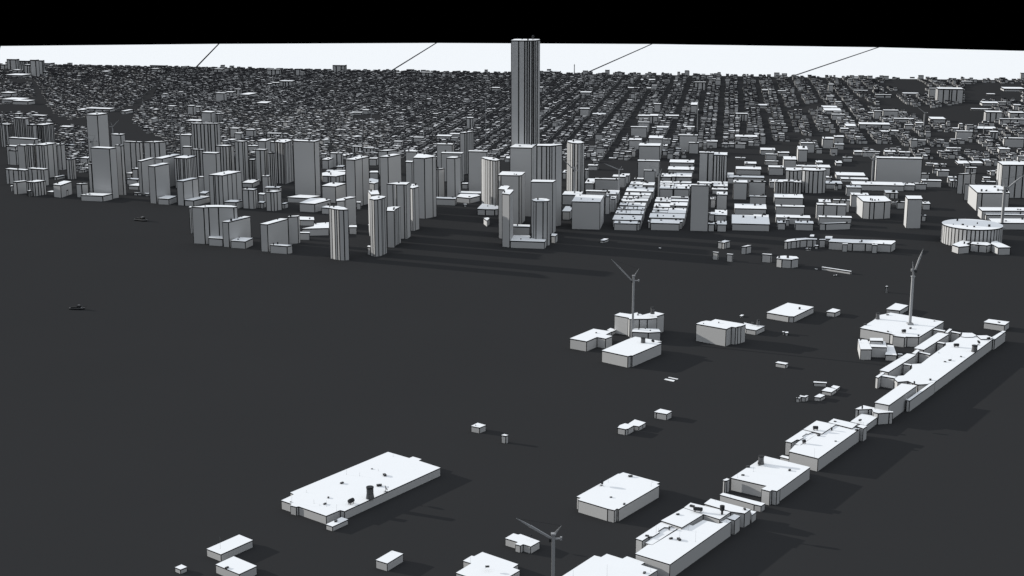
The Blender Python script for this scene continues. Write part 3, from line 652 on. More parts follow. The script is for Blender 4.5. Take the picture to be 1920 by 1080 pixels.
GL2 = [
('B1',35,255,657,800,652,'left half of the long many bayed block, far left','building',5),('B1',258,432,650,808,645,'right half of the long many bayed block, far left','building',4),
('B1',158,242,422,700,418,'first bay of the stepped slab group, far left','tower',1),('B1',244,332,420,720,414,'second ribbed bay of the stepped slab group, far left','tower',4),
('B1',334,430,418,740,396,'third bay of the stepped slab group with a bright roof','tower',3),('B1',432,520,428,720,422,'fourth ribbed bay of the stepped slab group, far left','tower',4),
('B1',522,590,413,660,410,'blank end slab of the stepped slab group, far left','tower',0),('B1',60,352,356,500,350,'long plain slab behind the stepped slab group','tower',0),
('B1',225,355,378,470,368,'small slab before the long plain slab','building',1),('B1',52,156,430,610,424,'plain box at the far left edge','building',0),
('B1',75,158,470,612,466,'lower plain box at the far left edge','building',0),('B1',118,246,160,380,154,'ribbed tower in the far left back, tallest there','tower',7),
('B1',178,322,223,380,217,'second ribbed tower in the far left back','tower',7),('B1',340,424,225,430,208,'pale striped round tower in the far left back','tower',7),
('B1',-10,84,220,440,216,'ribbed tower cut by the left edge','tower',4),('B1',442,486,370,420,364,'small box beside the pale striped round tower','building',0),
('B1',632,690,556,750,550,'lone slim tower in the far left gap','tower',2),('B1',765,850,545,610,530,'low block left of the tall plain tower','building',1),
('B1',845,882,600,872,590,'sliver of a cream walled tower beside the broad left tower','tower',0),('B1',1062,1170,318,460,310,'box behind, right of the tall plain tower','tower',1),
('B1',573,672,247,277,238,'flat box alone among far left houses','building',0),('B1',130,192,118,148,112,'small dark box behind the far left ribbed towers','building',1),
('B1',285,428,135,150,128,'long low block in the far left open land','building',2),('B1',1213,1270,693,735,675,'low white roofed block behind the narrow left tower','building',0),
('B1',1215,1330,750,800,742,'low grey strip right of the narrow left tower','building',0),('B1',1275,1330,650,740,644,'dark box right of the narrow left tower','building',1),
('B1',1232,1340,812,850,790,'low roof right at the base of the narrow left tower','building',0),('B1',450,508,872,880,862,'flat white slab roof on the far left shore','building',0),
('B2',575,705,197,410,186,'grey tower with a cream left edge, left cluster back','tower',0),('B2',610,710,330,500,322,'dark low tower under the cream edged tower','tower',1),
('B2',45,110,577,690,572,'dark small tower left of the slanting slabs','building',1),('B2',1345,1455,320,375,314,'plain low box between the smooth tower and the peeking top','building',0),
('B2',1600,1655,275,420,268,'dim tower left of the ribbed round fronted slab top','building',0),('B2',1505,1578,660,850,655,'dim block under the dim narrow tower','building',0),
('B2',1535,1700,790,900,775,'flat block behind the right short pale block','building',1),('B2',1360,1420,475,700,468,'bright topped dark block in the gap beside the plain tower','building',2),
('B2',785,910,672,840,665,'dark low block behind the three bay shore slab','building',2),
('B3',590,722,402,560,396,'faceted block right of the widest slab','building',2),('B3',488,545,412,470,404,'white topped block touching the widest slab','building',0),
('B3',735,782,430,470,410,'bright roofed block in the gap left of the straight dark slot tower','building',0),('B3',785,838,412,450,402,'small block in the gap left of the straight dark slot tower','building',1),
('B3',1030,1118,462,540,450,'low block behind between the straight towers','building',1),('B3',1440,1572,382,600,375,'white topped square tower behind the sunlit corner tower','tower',0),
('B4',110,290,302,640,292,'broad flat topped tower behind the slim grey tower','tower',1),('B4',160,400,402,720,390,'second broad tower behind the slim grey tower','tower',1),
('B4',465,680,382,850,374,'plain grey tower left of the cream ribbed lens tower','tower',0),('B4',445,520,5,125,-3,'lone box tower among small houses, left of the tallest tower','tower',2),
('B4',1525,1735,872,980,832,'low white roofed block right of the broad central towers','building',0),('B4',1525,1615,1056,1150,998,'low white roofed block nearer, right of the broad central towers','building',1),
('B4',1528,1572,620,690,592,'small white topped box beside the cream round tower','building',0),('B4',1095,1190,480,560,470,'dim block hidden behind broad tower','building',0),
('B4',872,930,460,500,440,'white roofed box left of the broad central tower','building',0),('B4',395,460,745,800,738,'dim window like block between slim and plain grey towers','building',0),
# far landmarks
('A1',10,120,270,320,240,'','tower',2),
]
GL3 = [
('A1',45,122,243,325,240,'leftmost far tower of the skyline cluster',2),('A1',138,215,255,345,252,'dark ribbed far tower of the skyline cluster',5),('A1',222,268,248,375,245,'pale far slab of the skyline cluster',1),
('A1',270,318,252,360,250,'grey far slab right end of the skyline cluster',2),('A1',178,222,285,360,282,'short far tower before the skyline cluster',2),('A1',300,342,338,360,335,'small far block right of the skyline cluster',0),
('A1',0,36,282,320,279,'far block at the extreme left of the skyline',1),('A1',85,172,325,345,320,'low far block at the foot of the skyline cluster',2),('A1',30,172,362,380,352,'long low far hall below the skyline cluster',0),
('A1',320,372,273,290,268,'flat pale far hall on the skyline, left',0),('A1',1118,1242,289,304,286,'long flat far block on the left skyline',3),('A1',1355,1398,296,318,293,'small dark far block on the left skyline',1),
('A1',1598,1668,317,345,314,'far block below the left skyline ridge',2),('A1',755,805,335,352,330,'far box in the left house field, high',0),('A1',1130,1182,315,340,312,'far box under the long flat skyline block',1),
('A1',1612,1682,497,565,493,'upright slab rising from the left house field',0),('A1',1684,1745,490,530,485,'small block right of the upright slab in the house field',2),('A1',1752,1800,468,512,465,'block on the slope right of the upright slab',2),
('A1',1790,1865,508,532,490,'block lower right of the slope block',1),('A1',85,215,556,583,547,'bright roofed long hall in the left open land',0),('A1',0,150,545,570,532,'long low hall at the left edge open land',0),
('A1',0,90,495,525,488,'pale hall by the far left houses',0),('A1',570,625,622,640,612,'dark end of the long viaduct like hall',0),('A1',628,828,614,636,606,'long viaduct like hall behind the tall plain tower',3),
('A1',905,938,632,655,620,'small block at the edge of the dark triangle',1),('A1',1402,1450,592,660,588,'bright edged block behind the huge ribbed tower, left',1),('A1',1452,1500,598,640,594,'bright edged block behind the huge ribbed tower, middle',1),
('A1',1505,1585,640,720,632,'white topped block just behind the huge ribbed tower',1),('A1',1610,1645,652,715,648,'slim ribbed block right of the white topped one',2),('A1',1722,1785,762,830,756,'cream edged block behind the dark slot tower',0),
('A1',1755,1810,798,850,795,'dark edged block below the cream edged block',1),('A1',1838,1905,772,825,768,'block with pale left side behind the smooth tower',1),('A1',1388,1505,705,720,695,'flat white roofed hall left behind the huge ribbed tower',1),
('A1',445,522,750,775,742,'flat box by the far left ribbed towers',0),('A1',1252,1305,595,618,590,'small box in the middle of the left house field',0),
('A2',573,667,288,342,284,'square far block alone on the skyline left of the tallest tower',3),('A2',78,180,319,365,317,'far grey block on the left middle skyline',3),('A2',294,328,315,368,313,'narrow far block in the left middle skyline',1),
('A2',1240,1320,342,375,339,'far block left of the tallest tower under the skyline',3),('A2',1048,1080,344,370,341,'small far block under the skyline line',1),('A2',1128,1182,319,335,317,'dark flat far block on the skyline',2),
('A2',170,272,408,450,402,'bright topped terrace block in the left house field',4),('A2',115,168,420,455,416,'ribbed block left of the bright topped terrace block',2),('A2',82,112,428,458,424,'narrow block at the end of the terrace blocks',1),
('A2',1765,1825,458,485,453,'grey far block left of the tallest tower, middle slope',1),('A2',715,792,643,660,638,'flat shed in the middle house field, left part',0),('A2',794,842,625,655,620,'taller shed in the middle house field, right part',1),
('A2',0,80,572,590,560,'white roofed hall at the left of the middle house field',0),('A2',380,410,800,840,795,'row block on the lower edge of the house field',1),('A2',78,185,800,830,795,'row of flat blocks behind the widest slab',4),
('A2',1325,1362,652,680,648,'small block left of the lone box tower',0),('A2',1030,1095,860,890,855,'grey low house near the lower middle house field',0),('A2',1120,1190,932,990,925,'white topped block low behind the straight towers',0),
('A2',1178,1255,830,865,825,'wide low house in the lower middle house field',1),('A2',1350,1460,820,850,810,'white roofed shed left of the three ridge tower',0),('A2',1450,1540,805,840,798,'white roofed shed touching the three ridge tower',0),
('A2',718,790,898,945,893,'row blocks at the lower edge of the houses, left',3),('A2',800,880,910,945,905,'row blocks at the lower edge of the houses, right',3),
('A3',225,358,336,350,330,'dark flat hall on the skyline right of the tallest tower',3),('A3',262,288,318,345,315,'dark square block on the skyline right of the tallest tower',1),('A3',1520,1545,349,366,347,'tiny block poking above the right middle skyline',1),
('A3',1370,1452,415,475,412,'grey round cornered far block, right middle slope',3),('A3',870,1120,460,470,455,'very long low white roofed far hall',1),('A3',965,1072,398,418,392,'bright low far hall above the very long hall',2),
('A3',1425,1500,362,388,360,'ribbed far block on the right middle skyline',3),('A3',508,580,614,670,608,'grey block right of the tallest tower',0),('A3',1064,1116,579,638,574,'upright grey block in the right middle field',0),
('A3',890,1012,752,830,747,'wide grey slab in the right middle field',1),('A3',945,1030,716,790,712,'slab behind the wide grey slab',1),('A3',945,1045,668,705,660,'white topped slab farther behind the wide grey slab',1),
('A3',1032,1095,668,725,655,'white topped slab right of the farther one',2),('A3',1678,1768,652,708,646,'dark fronted block in the right middle field',4),('A3',1340,1390,585,655,560,'bright topped frame block in the right middle field',2),
('A3',1340,1400,625,640,618,'bright strip on the frame block',0),('A3',205,230,455,500,450,'pale block touching the tallest tower, right side',0),('A3',510,592,492,515,485,'long low block right of the tallest tower, upper',1),
('A3',602,700,655,680,648,'long low block in the middle of right houses',1),('A3',1150,1250,668,690,660,'white roofed low block beside the street, right middle',0),('A3',1290,1368,752,785,745,'white topped low block by the street, right middle',0),
('A3',1085,1172,755,780,745,'white topped low block left of the street, right middle',0),('A3',1875,1920,475,500,470,'bright roofed far block, right slope',0),('A3',1850,1925,590,612,580,'bright twin roof far block, right slope',1),
('A3',612,692,948,972,945,'flat grey house at the lower right of the tallest tower',0),('A3',1675,1750,985,996,980,'flat strip in the far bare land',0),
('A4',1280,1464,466,572,455,'big ribbed far complex standing alone on the right',5),('A4',1212,1278,462,545,460,'left wing of the big ribbed far complex',1),('A4',455,493,432,488,428,'upright far block on the right slope',1),
('A4',442,493,522,572,518,'second upright far block on the right slope, lower',1),('A4',868,978,627,685,622,'blank far slab in the right middle distance',0),('A4',798,852,632,692,628,'pale sided far block left of the blank far slab',1),
('A4',752,800,645,675,640,'small far block left of the pale sided one',0),('A4',948,1092,690,716,684,'long far shed right of the blank far slab',1),('A4',808,925,510,532,507,'long low far block near the dark park',2),
('A4',1225,1332,692,718,676,'bright hipped roof far hall in the dark park',0),('A4',1028,1090,735,770,732,'black fronted far shed',0),('A4',1110,1168,722,755,714,'grey far shed right of the black fronted one',0),
('A4',690,915,732,765,718,'white roofed long far hall in the right middle distance',3),('A4',545,605,765,795,758,'small far hall left of the white roofed long far hall',1),('A4',585,660,745,780,728,'white topped far hall left of the long far hall',1),
('A4',480,578,658,700,654,'grey far block right of the white stepped roofs',1),('A4',425,550,628,655,605,'white stepped roofs far hall, nearer',1),('A4',408,520,605,625,592,'white stepped roofs far hall, farther',0),
('A4',1640,1758,640,712,630,'faceted far block at the right edge district',3),('A4',1745,1935,692,732,688,'long white topped far hall at the right edge',3),('A4',1820,1925,645,690,635,'far block behind the long white topped hall at right edge',2),
('A4',1848,1900,588,625,582,'bright sided far block at the right edge',1),('A4',1612,1735,572,595,560,'cream ended long far hall at right',1),('A4',1732,1788,565,605,562,'small far block right of the cream ended hall',1),
('A4',1775,1925,465,485,452,'white roofed far hall near the right skyline',1),('A4',1560,1720,765,775,748,'flat white roofed far hall, right',2),('A4',1530,1680,617,628,612,'thin low far strip in the dark park',0),
('A4',595,690,372,382,370,'long flat far block on the right skyline',1),('A4',300,328,360,388,357,'small dark far block on the right skyline',1),('A4',1068,1100,377,388,375,'tiny far block on the far right skyline',1),
('A4',1458,1530,410,430,407,'long low far block under the right skyline',1),('A4',1388,1432,762,790,756,'bright edged small far block near the upright slab',0),('A4',648,748,478,500,475,'ribbed low far row on the right slope',3),
('A4',75,158,482,500,478,'low far block right of centre slope',1),('A4',1645,1705,505,515,500,'flat far strip near the big ribbed complex',0),('A4',1015,1130,500,512,494,'bright thin far roofs in the dark park',1),
]
FBOX = [TILES['B1']]
for t, x0, x1, yt, yb, yk, lab, nm, rb in GL2:
    if lab: G(t, x0, x1, yt, yb, yk, lab, name=nm, group=(GFL if t == 'B1' else GT if nm == 'tower' else GLW), ribs=rb, vents=1 if yb > 300 else 0, maxd=70, mind=18, rot=-14 if t == 'B1' else 0)
for t, x0, x1, yt, yb, yk, lab, rb in GL3:
    G(t, x0, x1, yt, yb, yk, lab, name='far_building', group='large buildings among the far houses', ribs=rb, vents=0, maxd=90, mind=18, rot=-8 if t in ('A1',) else 0, cat='building')

_c = at(984.5, 93, 0); hT = height(984.5, 75.5, 396); Yt = at(984.5, 396)[1]; X0, X1 = atY(958, 75, Yt)[0], atY(1011, 75, Yt)[0]; w_ = (X1 - X0) * .93
_f = []
for i, (u, d) in enumerate(((0,0),(.30,0),(.53,.0),(.535,.012),(.62,.012),(.625,.03),(.70,.03),(.705,.05),(.80,.06),(.805,.09),(.86,.1),(.865,.14),(.93,.17),(.96,.3),(1,.34),(1,.9),(.9,1),(.1,1),(0,.92))):
    _f.append((X0 + (GX[0]*u*w_ + GD[0]*d*w_), Yt + GX[1]*u*w_ + GD[1]*d*w_))
TALL = building(_f, hT, 'tallest tower of all, rising above the horizon', name='tower', group=GT, vents=2)
# ================================================================ ROOFTOP EQUIPMENT
def bpos(t, x, y, z):
    p = px(t, x, y); q = at(*p, z); return (q[0], q[1], z)
def sc_at(p): return math.sqrt(p[0]**2 + p[1]**2 + (H - p[2])**2) / F
def cooling_tower(t, x, y, z, hp, wp, label):
    p = bpos(t, x, y, z); s = sc_at(p) / TILES[t][2]; h = hp * s; r = wp * s / 2
    o = empty('cooling_tower', p, label, 'cooling tower', 'slatted rooftop cooling towers')
    m = MB()
    for i in range(18):
        a = 2 * math.pi * i / 18; c, sn = math.cos(a), math.sin(a)
        m.tube((p[0]+r*c, p[1]+r*sn, z+.05), (p[0]+r*.82*c, p[1]+r*.82*sn, z+h*.42), r*.12, n=4)
        m.tube((p[0]+r*.82*c, p[1]+r*.82*sn, z+h*.42), (p[0]+r*.82*c, p[1]+r*.82*sn, z+h*.9), r*.11, n=4)
    m.build('slats', M_STEEL2, o)
    MB().tube((p[0], p[1], z+.3), (p[0], p[1], z+h*.9), r*.68, r*.66, 16).build('core', M_DARK, o)
    m = MB()
    for zz in (.02, .42): m.tube((p[0], p[1], z+h*zz), (p[0], p[1], z+h*(zz+.03)), r*(1.02 if zz < .1 else .9), n=20)
    m.tube((p[0], p[1], z+h*.88), (p[0], p[1], z+h), r*1.0, r*.98, 20)
    m.build('rim', M_DARK, o)
def tank(t, x, y, z, lp, hp, ang, label):
    p = bpos(t, x, y, z); s = sc_at(p) / TILES[t][2]; L = lp * s / 2; h = hp * s; r = h * .38
    o = empty('tank', p, label, 'tank', 'black rooftop tanks'); c, sn = math.cos(ang), math.sin(ang); zc = z + h - r
    m = MB().tube((p[0]-L*c, p[1]-L*sn, zc), (p[0]+L*c, p[1]+L*sn, zc), r, n=14)
    m.tube((p[0]-L*c, p[1]-L*sn, zc), (p[0]-L*1.12*c, p[1]-L*1.12*sn, zc), r, r*.6, 14); m.tube((p[0]+L*c, p[1]+L*sn, zc), (p[0]+L*1.12*c, p[1]+L*1.12*sn, zc), r, r*.6, 14)
    for k in (-.5, 0, .5): m.tube((p[0]+L*(k-.03)*c, p[1]+L*(k-.03)*sn, zc), (p[0]+L*(k+.03)*c, p[1]+L*(k+.03)*sn, zc), r*1.06, n=14)
    m.build('barrel', M_DARK, o)
    for a in (-.7, .7):
        for b in (-.6, .6):
            q = (p[0]+L*a*c-r*b*sn, p[1]+L*a*sn+r*b*c); MB().box((q[0], q[1], z+.02), (r*.25, r*.25, zc-z)).build('leg', M_DARK, o)
def dish(t, x, y, z, hp, label, az=1.2):
    p = bpos(t, x, y, z); s = sc_at(p) / TILES[t][2]; h = hp * s; R = h * .42
    o = empty('satellite_dish', p, label, 'satellite dish', 'black rooftop dishes')
    n = (math.cos(az) * .9, math.sin(az) * .9, .42); c = (p[0], p[1], z + h*.6)
    u = (-math.sin(az), math.cos(az), 0); v = (n[1]*u[2]-n[2]*u[1], n[2]*u[0]-n[0]*u[2], n[0]*u[1]-n[1]*u[0])
    vs, fs = [], []
    for k, (rr, dd) in enumerate(((.02, 0), (.35, .03), (.7, .12), (1, .26), (1.02, .22), (.7, .06), (.35, -.02), (.02, -.05))):
        for i in range(18):
            a = 2*math.pi*i/18
            vs.append(tuple(c[j] + R*rr*(math.cos(a)*u[j] + math.sin(a)*v[j]) + R*dd*n[j] for j in range(3)))
    for k in range(7): fs += [(k*18+i, k*18+(i+1) % 18, k*18+18+(i+1) % 18, k*18+18+i) for i in range(18)]
    mesh_obj('reflector', vs, fs, [M_DARK], parent=o)
    m = MB(); m.tube((p[0], p[1], z), c, R*.07); m.box((p[0], p[1], z+.02), (R*1.5, R*.15, R*.12), .5); m.box((p[0], p[1], z+.14*R), (R*.15, R*1.5, R*.12), .5); m.build('mount', M_DARK, o)
    tip = tuple(c[j] + n[j]*R*1.1 for j in range(3)); m = MB()
    m.tube(tuple(c[j] - v[j]*R*.95 + n[j]*R*.2 for j in range(3)), tip, R*.04); m.tube(tip, tuple(tip[j]-n[j]*R*.15 for j in range(3)), R*.09); m.build('feed_arm', M_DARK, o)
def unit(t, x, y, z, wp, label, hp=None, group='dark air units on white roofs', ang=None):
    p = bpos(t, x, y, z); s = sc_at(p) / TILES[t][2]; w = wp * s; h = (hp or wp * .38) * s; ang = rnd() * 3 if ang is None else ang
    o = empty('air_unit', p, label, 'air unit', group)
    m = MB()
    for sx in (-1, 1):
        m.box((p[0] + sx*w*.38*math.cos(ang), p[1] + sx*w*.38*math.sin(ang), z+.02), (w*.08, w*.5, h*.2), ang)
    m.build('skid', M_DARK, o)
    m = MB().box((p[0], p[1], z+h*.2), (w, w*.55, h*.7), ang); m.box((p[0], p[1], z+h*.9), (w*1.04, w*.6, h*.1), ang); m.build('casing', M_DARK, o)
    m = MB()
    for sx in (-.25, .25):
        q = (p[0] + sx*w*math.cos(ang), p[1] + sx*w*math.sin(ang)); m.tube((q[0], q[1], z+h*1.0), (q[0], q[1], z+h*1.12), w*.17, n=10)
    m.build('fan', M_STEEL2, o)
def antenna(t, x, y, z, hp, label, r=.06):
    p = bpos(t, x, y, z); s = sc_at(p) / TILES[t][2]; h = hp * s
    m = MB().tube((0, 0, 0), (0, 0, h), r * 1.6, r, 5); m.box((0, 0, 0), (.5, .5, .15)); m.tube((0, 0, h*.8), (.5, 0, h*.8), r*.7, n=4)
    o = m.build('antenna', M_STEEL2); o.location = (p[0], p[1], z + .01); tag(o, label, 'antenna', 'thin roof antennas')
M_STEEL2 = mat('dull_steel', (.2, .2, .205), .6)
cooling_tower('T4', 1035, 610, hW, 122, 76, 'slatted cooling tower on the huge lower left warehouse')
tank('T4', 845, 665, hW, 60, 55, math.radians(55), 'black tank on the huge lower left warehouse')
dish('T4', 1190, 545, hW, 66, 'black dish at the right roof edge of the huge lower left warehouse', .2)
for x, y, wp, l in ((753,462,36,'small air unit at the middle of the huge warehouse roof'), (1053,318,18,'cube air unit far back on the huge warehouse roof'), (1180,384,46,'air unit near the right rear of the huge warehouse roof'),
   (1125,488,50,'air unit beside the dish on the huge warehouse roof'), (617,606,28,'upper of two air units at the near left of the huge warehouse roof'), (582,670,32,'lower of two air units at the near left of the huge warehouse roof'), (240,648,16,'tiny air unit at the left end of the huge warehouse roof')):
    unit('T4', x, y, hW, wp, l)
unit('T4', 693, 845, 5, 42, 'air unit on the small low annex of the huge warehouse')
for i, (x, y, hp_) in enumerate(((799,372,50), (1117,335,24), (253,655,75), (473,660,40), (600,690,65), (700,735,70), (397,550,25), (928,385,35), (1265,190,25), (530,685,20))):
    antenna('T4', x, y, hW, hp_, 'thin antenna on the huge warehouse roof, ' + ['near the back left edge','near the cube air unit','at the left corner','left of the two air units','at the lower air unit','at the near front edge','at the left end, short','in the middle of the roof','near the far corner','between the left air units'][i])
antenna('T5', 435, 262, 14, 85, 'thin antenna on the farther long white box, bottom left')
unit('T5', 482, 405, 9, 26, 'air unit on the nearer squarish box, bottom left', ang=.9)
antenna('T5', 1670, 290, 12, 12, 'stub antenna on the small oblong box at the bottom')
unit('T6', 360, 475, 11, 28, 'air unit on the cross shaped roof at the bottom edge')
tank('T6', 674, 262, 11, 10, 26, 0, 'black upright tank on the stepped roof beside the nearest crane')
antenna('T6', 238, 440, 11, 40, 'thin antenna on the cross shaped roof')
antenna('T6', 978, 540, 13, 50, 'thin antenna left on the largest bottom roof')
antenna('T6', 1222, 540, 13, 90, 'thin antenna in the middle of the largest bottom roof')
antenna('T6', 1536, 505, 13, 60, 'thin antenna right on the largest bottom roof')
unit('F8', 1695, 238, 13, 34, 'flat air unit at the right of the largest bottom roof', hp=8)
dish('T3', 303, 318, hw2, 52, 'black dish at the left edge of the medium warehouse', -.4)
unit('T3', 549, 243, hw2, 34, 'air unit at the back of the medium warehouse roof'); unit('T3', 385, 418, hw2, 20, 'tiny air unit in the middle of the medium warehouse roof'); unit('T3', 497, 476, hw2, 26, 'air unit at the right edge of the medium warehouse roof')
for x, y, q, l in ((363,288,26,'thin antenna near the dish of the medium warehouse'), (724,322,48,'thin antenna at the right corner of the medium warehouse'), (738,290,16,'short antenna behind the right corner of the medium warehouse')): antenna('T3', x, y, hw2, q, l)
tank('F1', 868, 268, hp+3, 105, 62, math.radians(-14), 'fat long black tank on the raised pier block')
tank('F1', 505, 497, hp-.8, 14, 48, 0, 'short black tank on the narrow strip of the near pier')
o = empty('water_tank', bpos('F1', 1173, 300, hp+3), 'black mushroom shaped water tank on the raised pier block', 'water tank'); q = o.location; s = sc_at(q)/6.75
MB().tube((q[0], q[1], q[2]+.02), (q[0], q[1], q[2]+62*s), 14*s, n=10).build('stem', M_DARK, o)
MB().tube((q[0], q[1], q[2]+55*s), (q[0], q[1], q[2]+115*s), 30*s, n=16).tube((q[0], q[1], q[2]+115*s), (q[0], q[1], q[2]+122*s), 30*s, 10*s, 16).build('drum', M_DARK, o)
for x, y, zz, wp, l in ((795,205,hp+3,58,'air unit behind the fat long tank'), (613,305,hp+2.5,40,'air unit on the square raised pier block'), (527,612,hp,46,'left air unit of a pair on the nearest pier hall'), (628,625,hp,60,'right air unit of a pair on the nearest pier hall'), (225,578,hp+.5,44,'flat air unit on the left wing of the near pier'), (1460,240,hp,44,'air unit on the wedge ended pier hall')):
    unit('F1', x, y, zz, wp, l)
for x, y, q_, l in ((340,530,90,'thin antenna on the left wing of the near pier'), (638,600,130,'tall antenna over the pair of air units'), (746,500,70,'thin antenna by the sunken yard'), (838,645,145,'tallest antenna on the nearest pier hall'), (1232,390,50,'thin antenna at the far corner of the nearest pier hall'), (368,512,45,'short antenna beside the narrow strip'), (698,222,25,'stub antenna between raised blocks'), (1090,130,20,'stub antenna on the wedge ended hall'), (1282,92,40,'thin antenna on the long thin bar shed')): antenna('F1', x, y, hp+1, q_, l)
cooling_tower('F2', 780, 270, h2, 145, 100, 'slatted cooling tower at the back corner of the second pier hall')
dish('F2', 750, 295, h2, 80, 'dish at the foot of the second pier hall cooling tower', 2.6)
unit('F2', 1265, 382, h2, 58, 'air unit at the right of the second pier hall roof'); unit('F2', 477, 465, h2, 50, 'flat air unit at the left of the second pier hall roof'); unit('F2', 560, 325, h2, 60, 'flat air unit at the back left edge of the second pier hall')
antenna('F2', 655, 398, h2, 108, 'tall antenna near the cooling tower of the second pier hall'); antenna('F2', 385, 500, h2, 65, 'thin antenna at the left corner of the second pier hall')
tank('F3', 532, 436, h3+1.2, 66, 62, 0, 'leggy black tank on the raised block of the third pier hall'); tank('F3', 366, 630, h3, 40, 60, .3, 'black tank at the near left of the third pier hall')
tank('F3', 766, 440, h3, 14, 48, 0, 'upright black tank in the middle of the third pier hall')
for x, y, zz, wp, l in ((816,316,h3+1.5,34,'air unit on the wide raised block of the third pier hall'), (580,518,h3,50,'air unit above the near black tank of the third pier hall'), (823,600,h3,28,'small air unit right on the third pier hall roof'), (1128,440,h3,44,'air unit at the far right corner of the third pier hall'), (1178,300,12,50,'flat air unit on the plain short pier hall')): unit('F3', x, y, zz, wp, l)
for x, y, q_, l in ((515,828,135,'tall antenna at the near edge of the third pier hall'), (390,530,68,'thin antenna on the left wing of the third pier hall'), (752,412,70,'thin antenna beside the upright black tank'), (1092,372,36,'thin antenna on the wide raised block'), (1222,368,46,'thin antenna on the plain short pier hall'), (1395,140,80,'thin antenna on the star shaped block')): antenna('F3', x, y, h3, q_, l)
tank('F3', 1208, 128, 22, 14, 44, 0, 'upright black tank on the star shaped block')
# terminal
tank('F6', 572, 548, ht, 92, 72, 0, 'black tank in the middle of the pier terminal roof'); cooling_tower('F6', 938, 640, ht, 128, 112, 'squat slatted cooling tower on the pier terminal')
dish('F6', 1018, 505, ht, 92, 'black dish behind the cooling tower on the pier terminal', .5); tank('F6', 1225, 405, ht+1.5, 60, 56, .5, 'black tank at the far end of the pier terminal')
for x, y, wp, l in ((345,852,44,'small flat air unit left on the terminal roof'), (443,822,56,'air unit next to an antenna on the terminal roof'), (669,748,42,'small air unit right on the terminal roof'), (218,668,20,'tiny air unit by the scalloped terminal edge')): unit('F6', x, y, ht, wp, l)
antenna('F6', 480, 800, ht, 85, 'thin antenna on the terminal roof')
tank('T1', 660, 316, hf, 32, 34, .3, 'black tank on the wide flat annex hall'); cooling_tower('T1', 420, 188, hf, 58, 34, 'slatted cooling tower at the left edge of the wide flat annex hall'); dish('T1', 795, 352, hf, 22, 'small dish at the near corner of the wide flat annex hall')
for x, y, wp, l in ((722,276,28,'flat air unit at the foot of the pier crane'), (515,305,20,'small air unit at the front edge of the wide annex hall'), (512,152,22,'small air unit at the back of the wide annex hall'), (305,242,26,'air unit at the left corner of the wide annex hall'), (942,208,14,'tiny air unit at the right of the wide annex hall')): unit('T1', x, y, hf, wp, l)
unit('T1', 1537, 222, 17, 22, 'air unit on the detached oblong box'); unit('T1', 905, 750, ht, 30, 'air unit at the near end of the terminal roof'); unit('T1', 262, 384, 20, 20, 'air unit on the block with a sunlit wall'); unit('T1', 459, 405, 20, 16, 'air unit on the middle block of the small cluster')
tank('T1', 757, 785, ht, 10, 26, 0, 'upright black tank at the near end of the terminal'); tank('T1', 278, 1012, 22, 8, 32, 0, 'slim stack on the star shaped pier block')
cooling_tower('E2', 746, 742, 16, 54, 40, 'slatted cooling tower on the low hall in front of the mid crane'); dish('E2', 828, 738, 16, 34, 'dish on the low hall in front of the mid crane'); unit('E2', 768, 778, 15, 28, 'air unit at the right edge of the low mid crane hall'); unit('E2', 548, 828, 15, 14, 'tiny air unit at the front of the low mid crane hall')
cooling_tower('E2', 825, 488, 34, 58, 34, 'slatted cooling tower on the tall angular block'); cooling_tower('F7', 1192, 388, 10, 105, 58, 'lattice cooling tower on the low annex')
unit('F7', 1090, 372, 10, 50, 'dark air unit beside the lattice cooling tower', hp=34); tank('F7', 985, 352, 10, 12, 30, 0, 'small black stack at the left of the low annex')
tank('A3', 158, 98, hT, 14, 34, 0, 'small black stack on top of the tallest tower')
tank('B4', 1123, 322, 118, 30, 55, 0, 'black tank on the broad grey central tower'); 
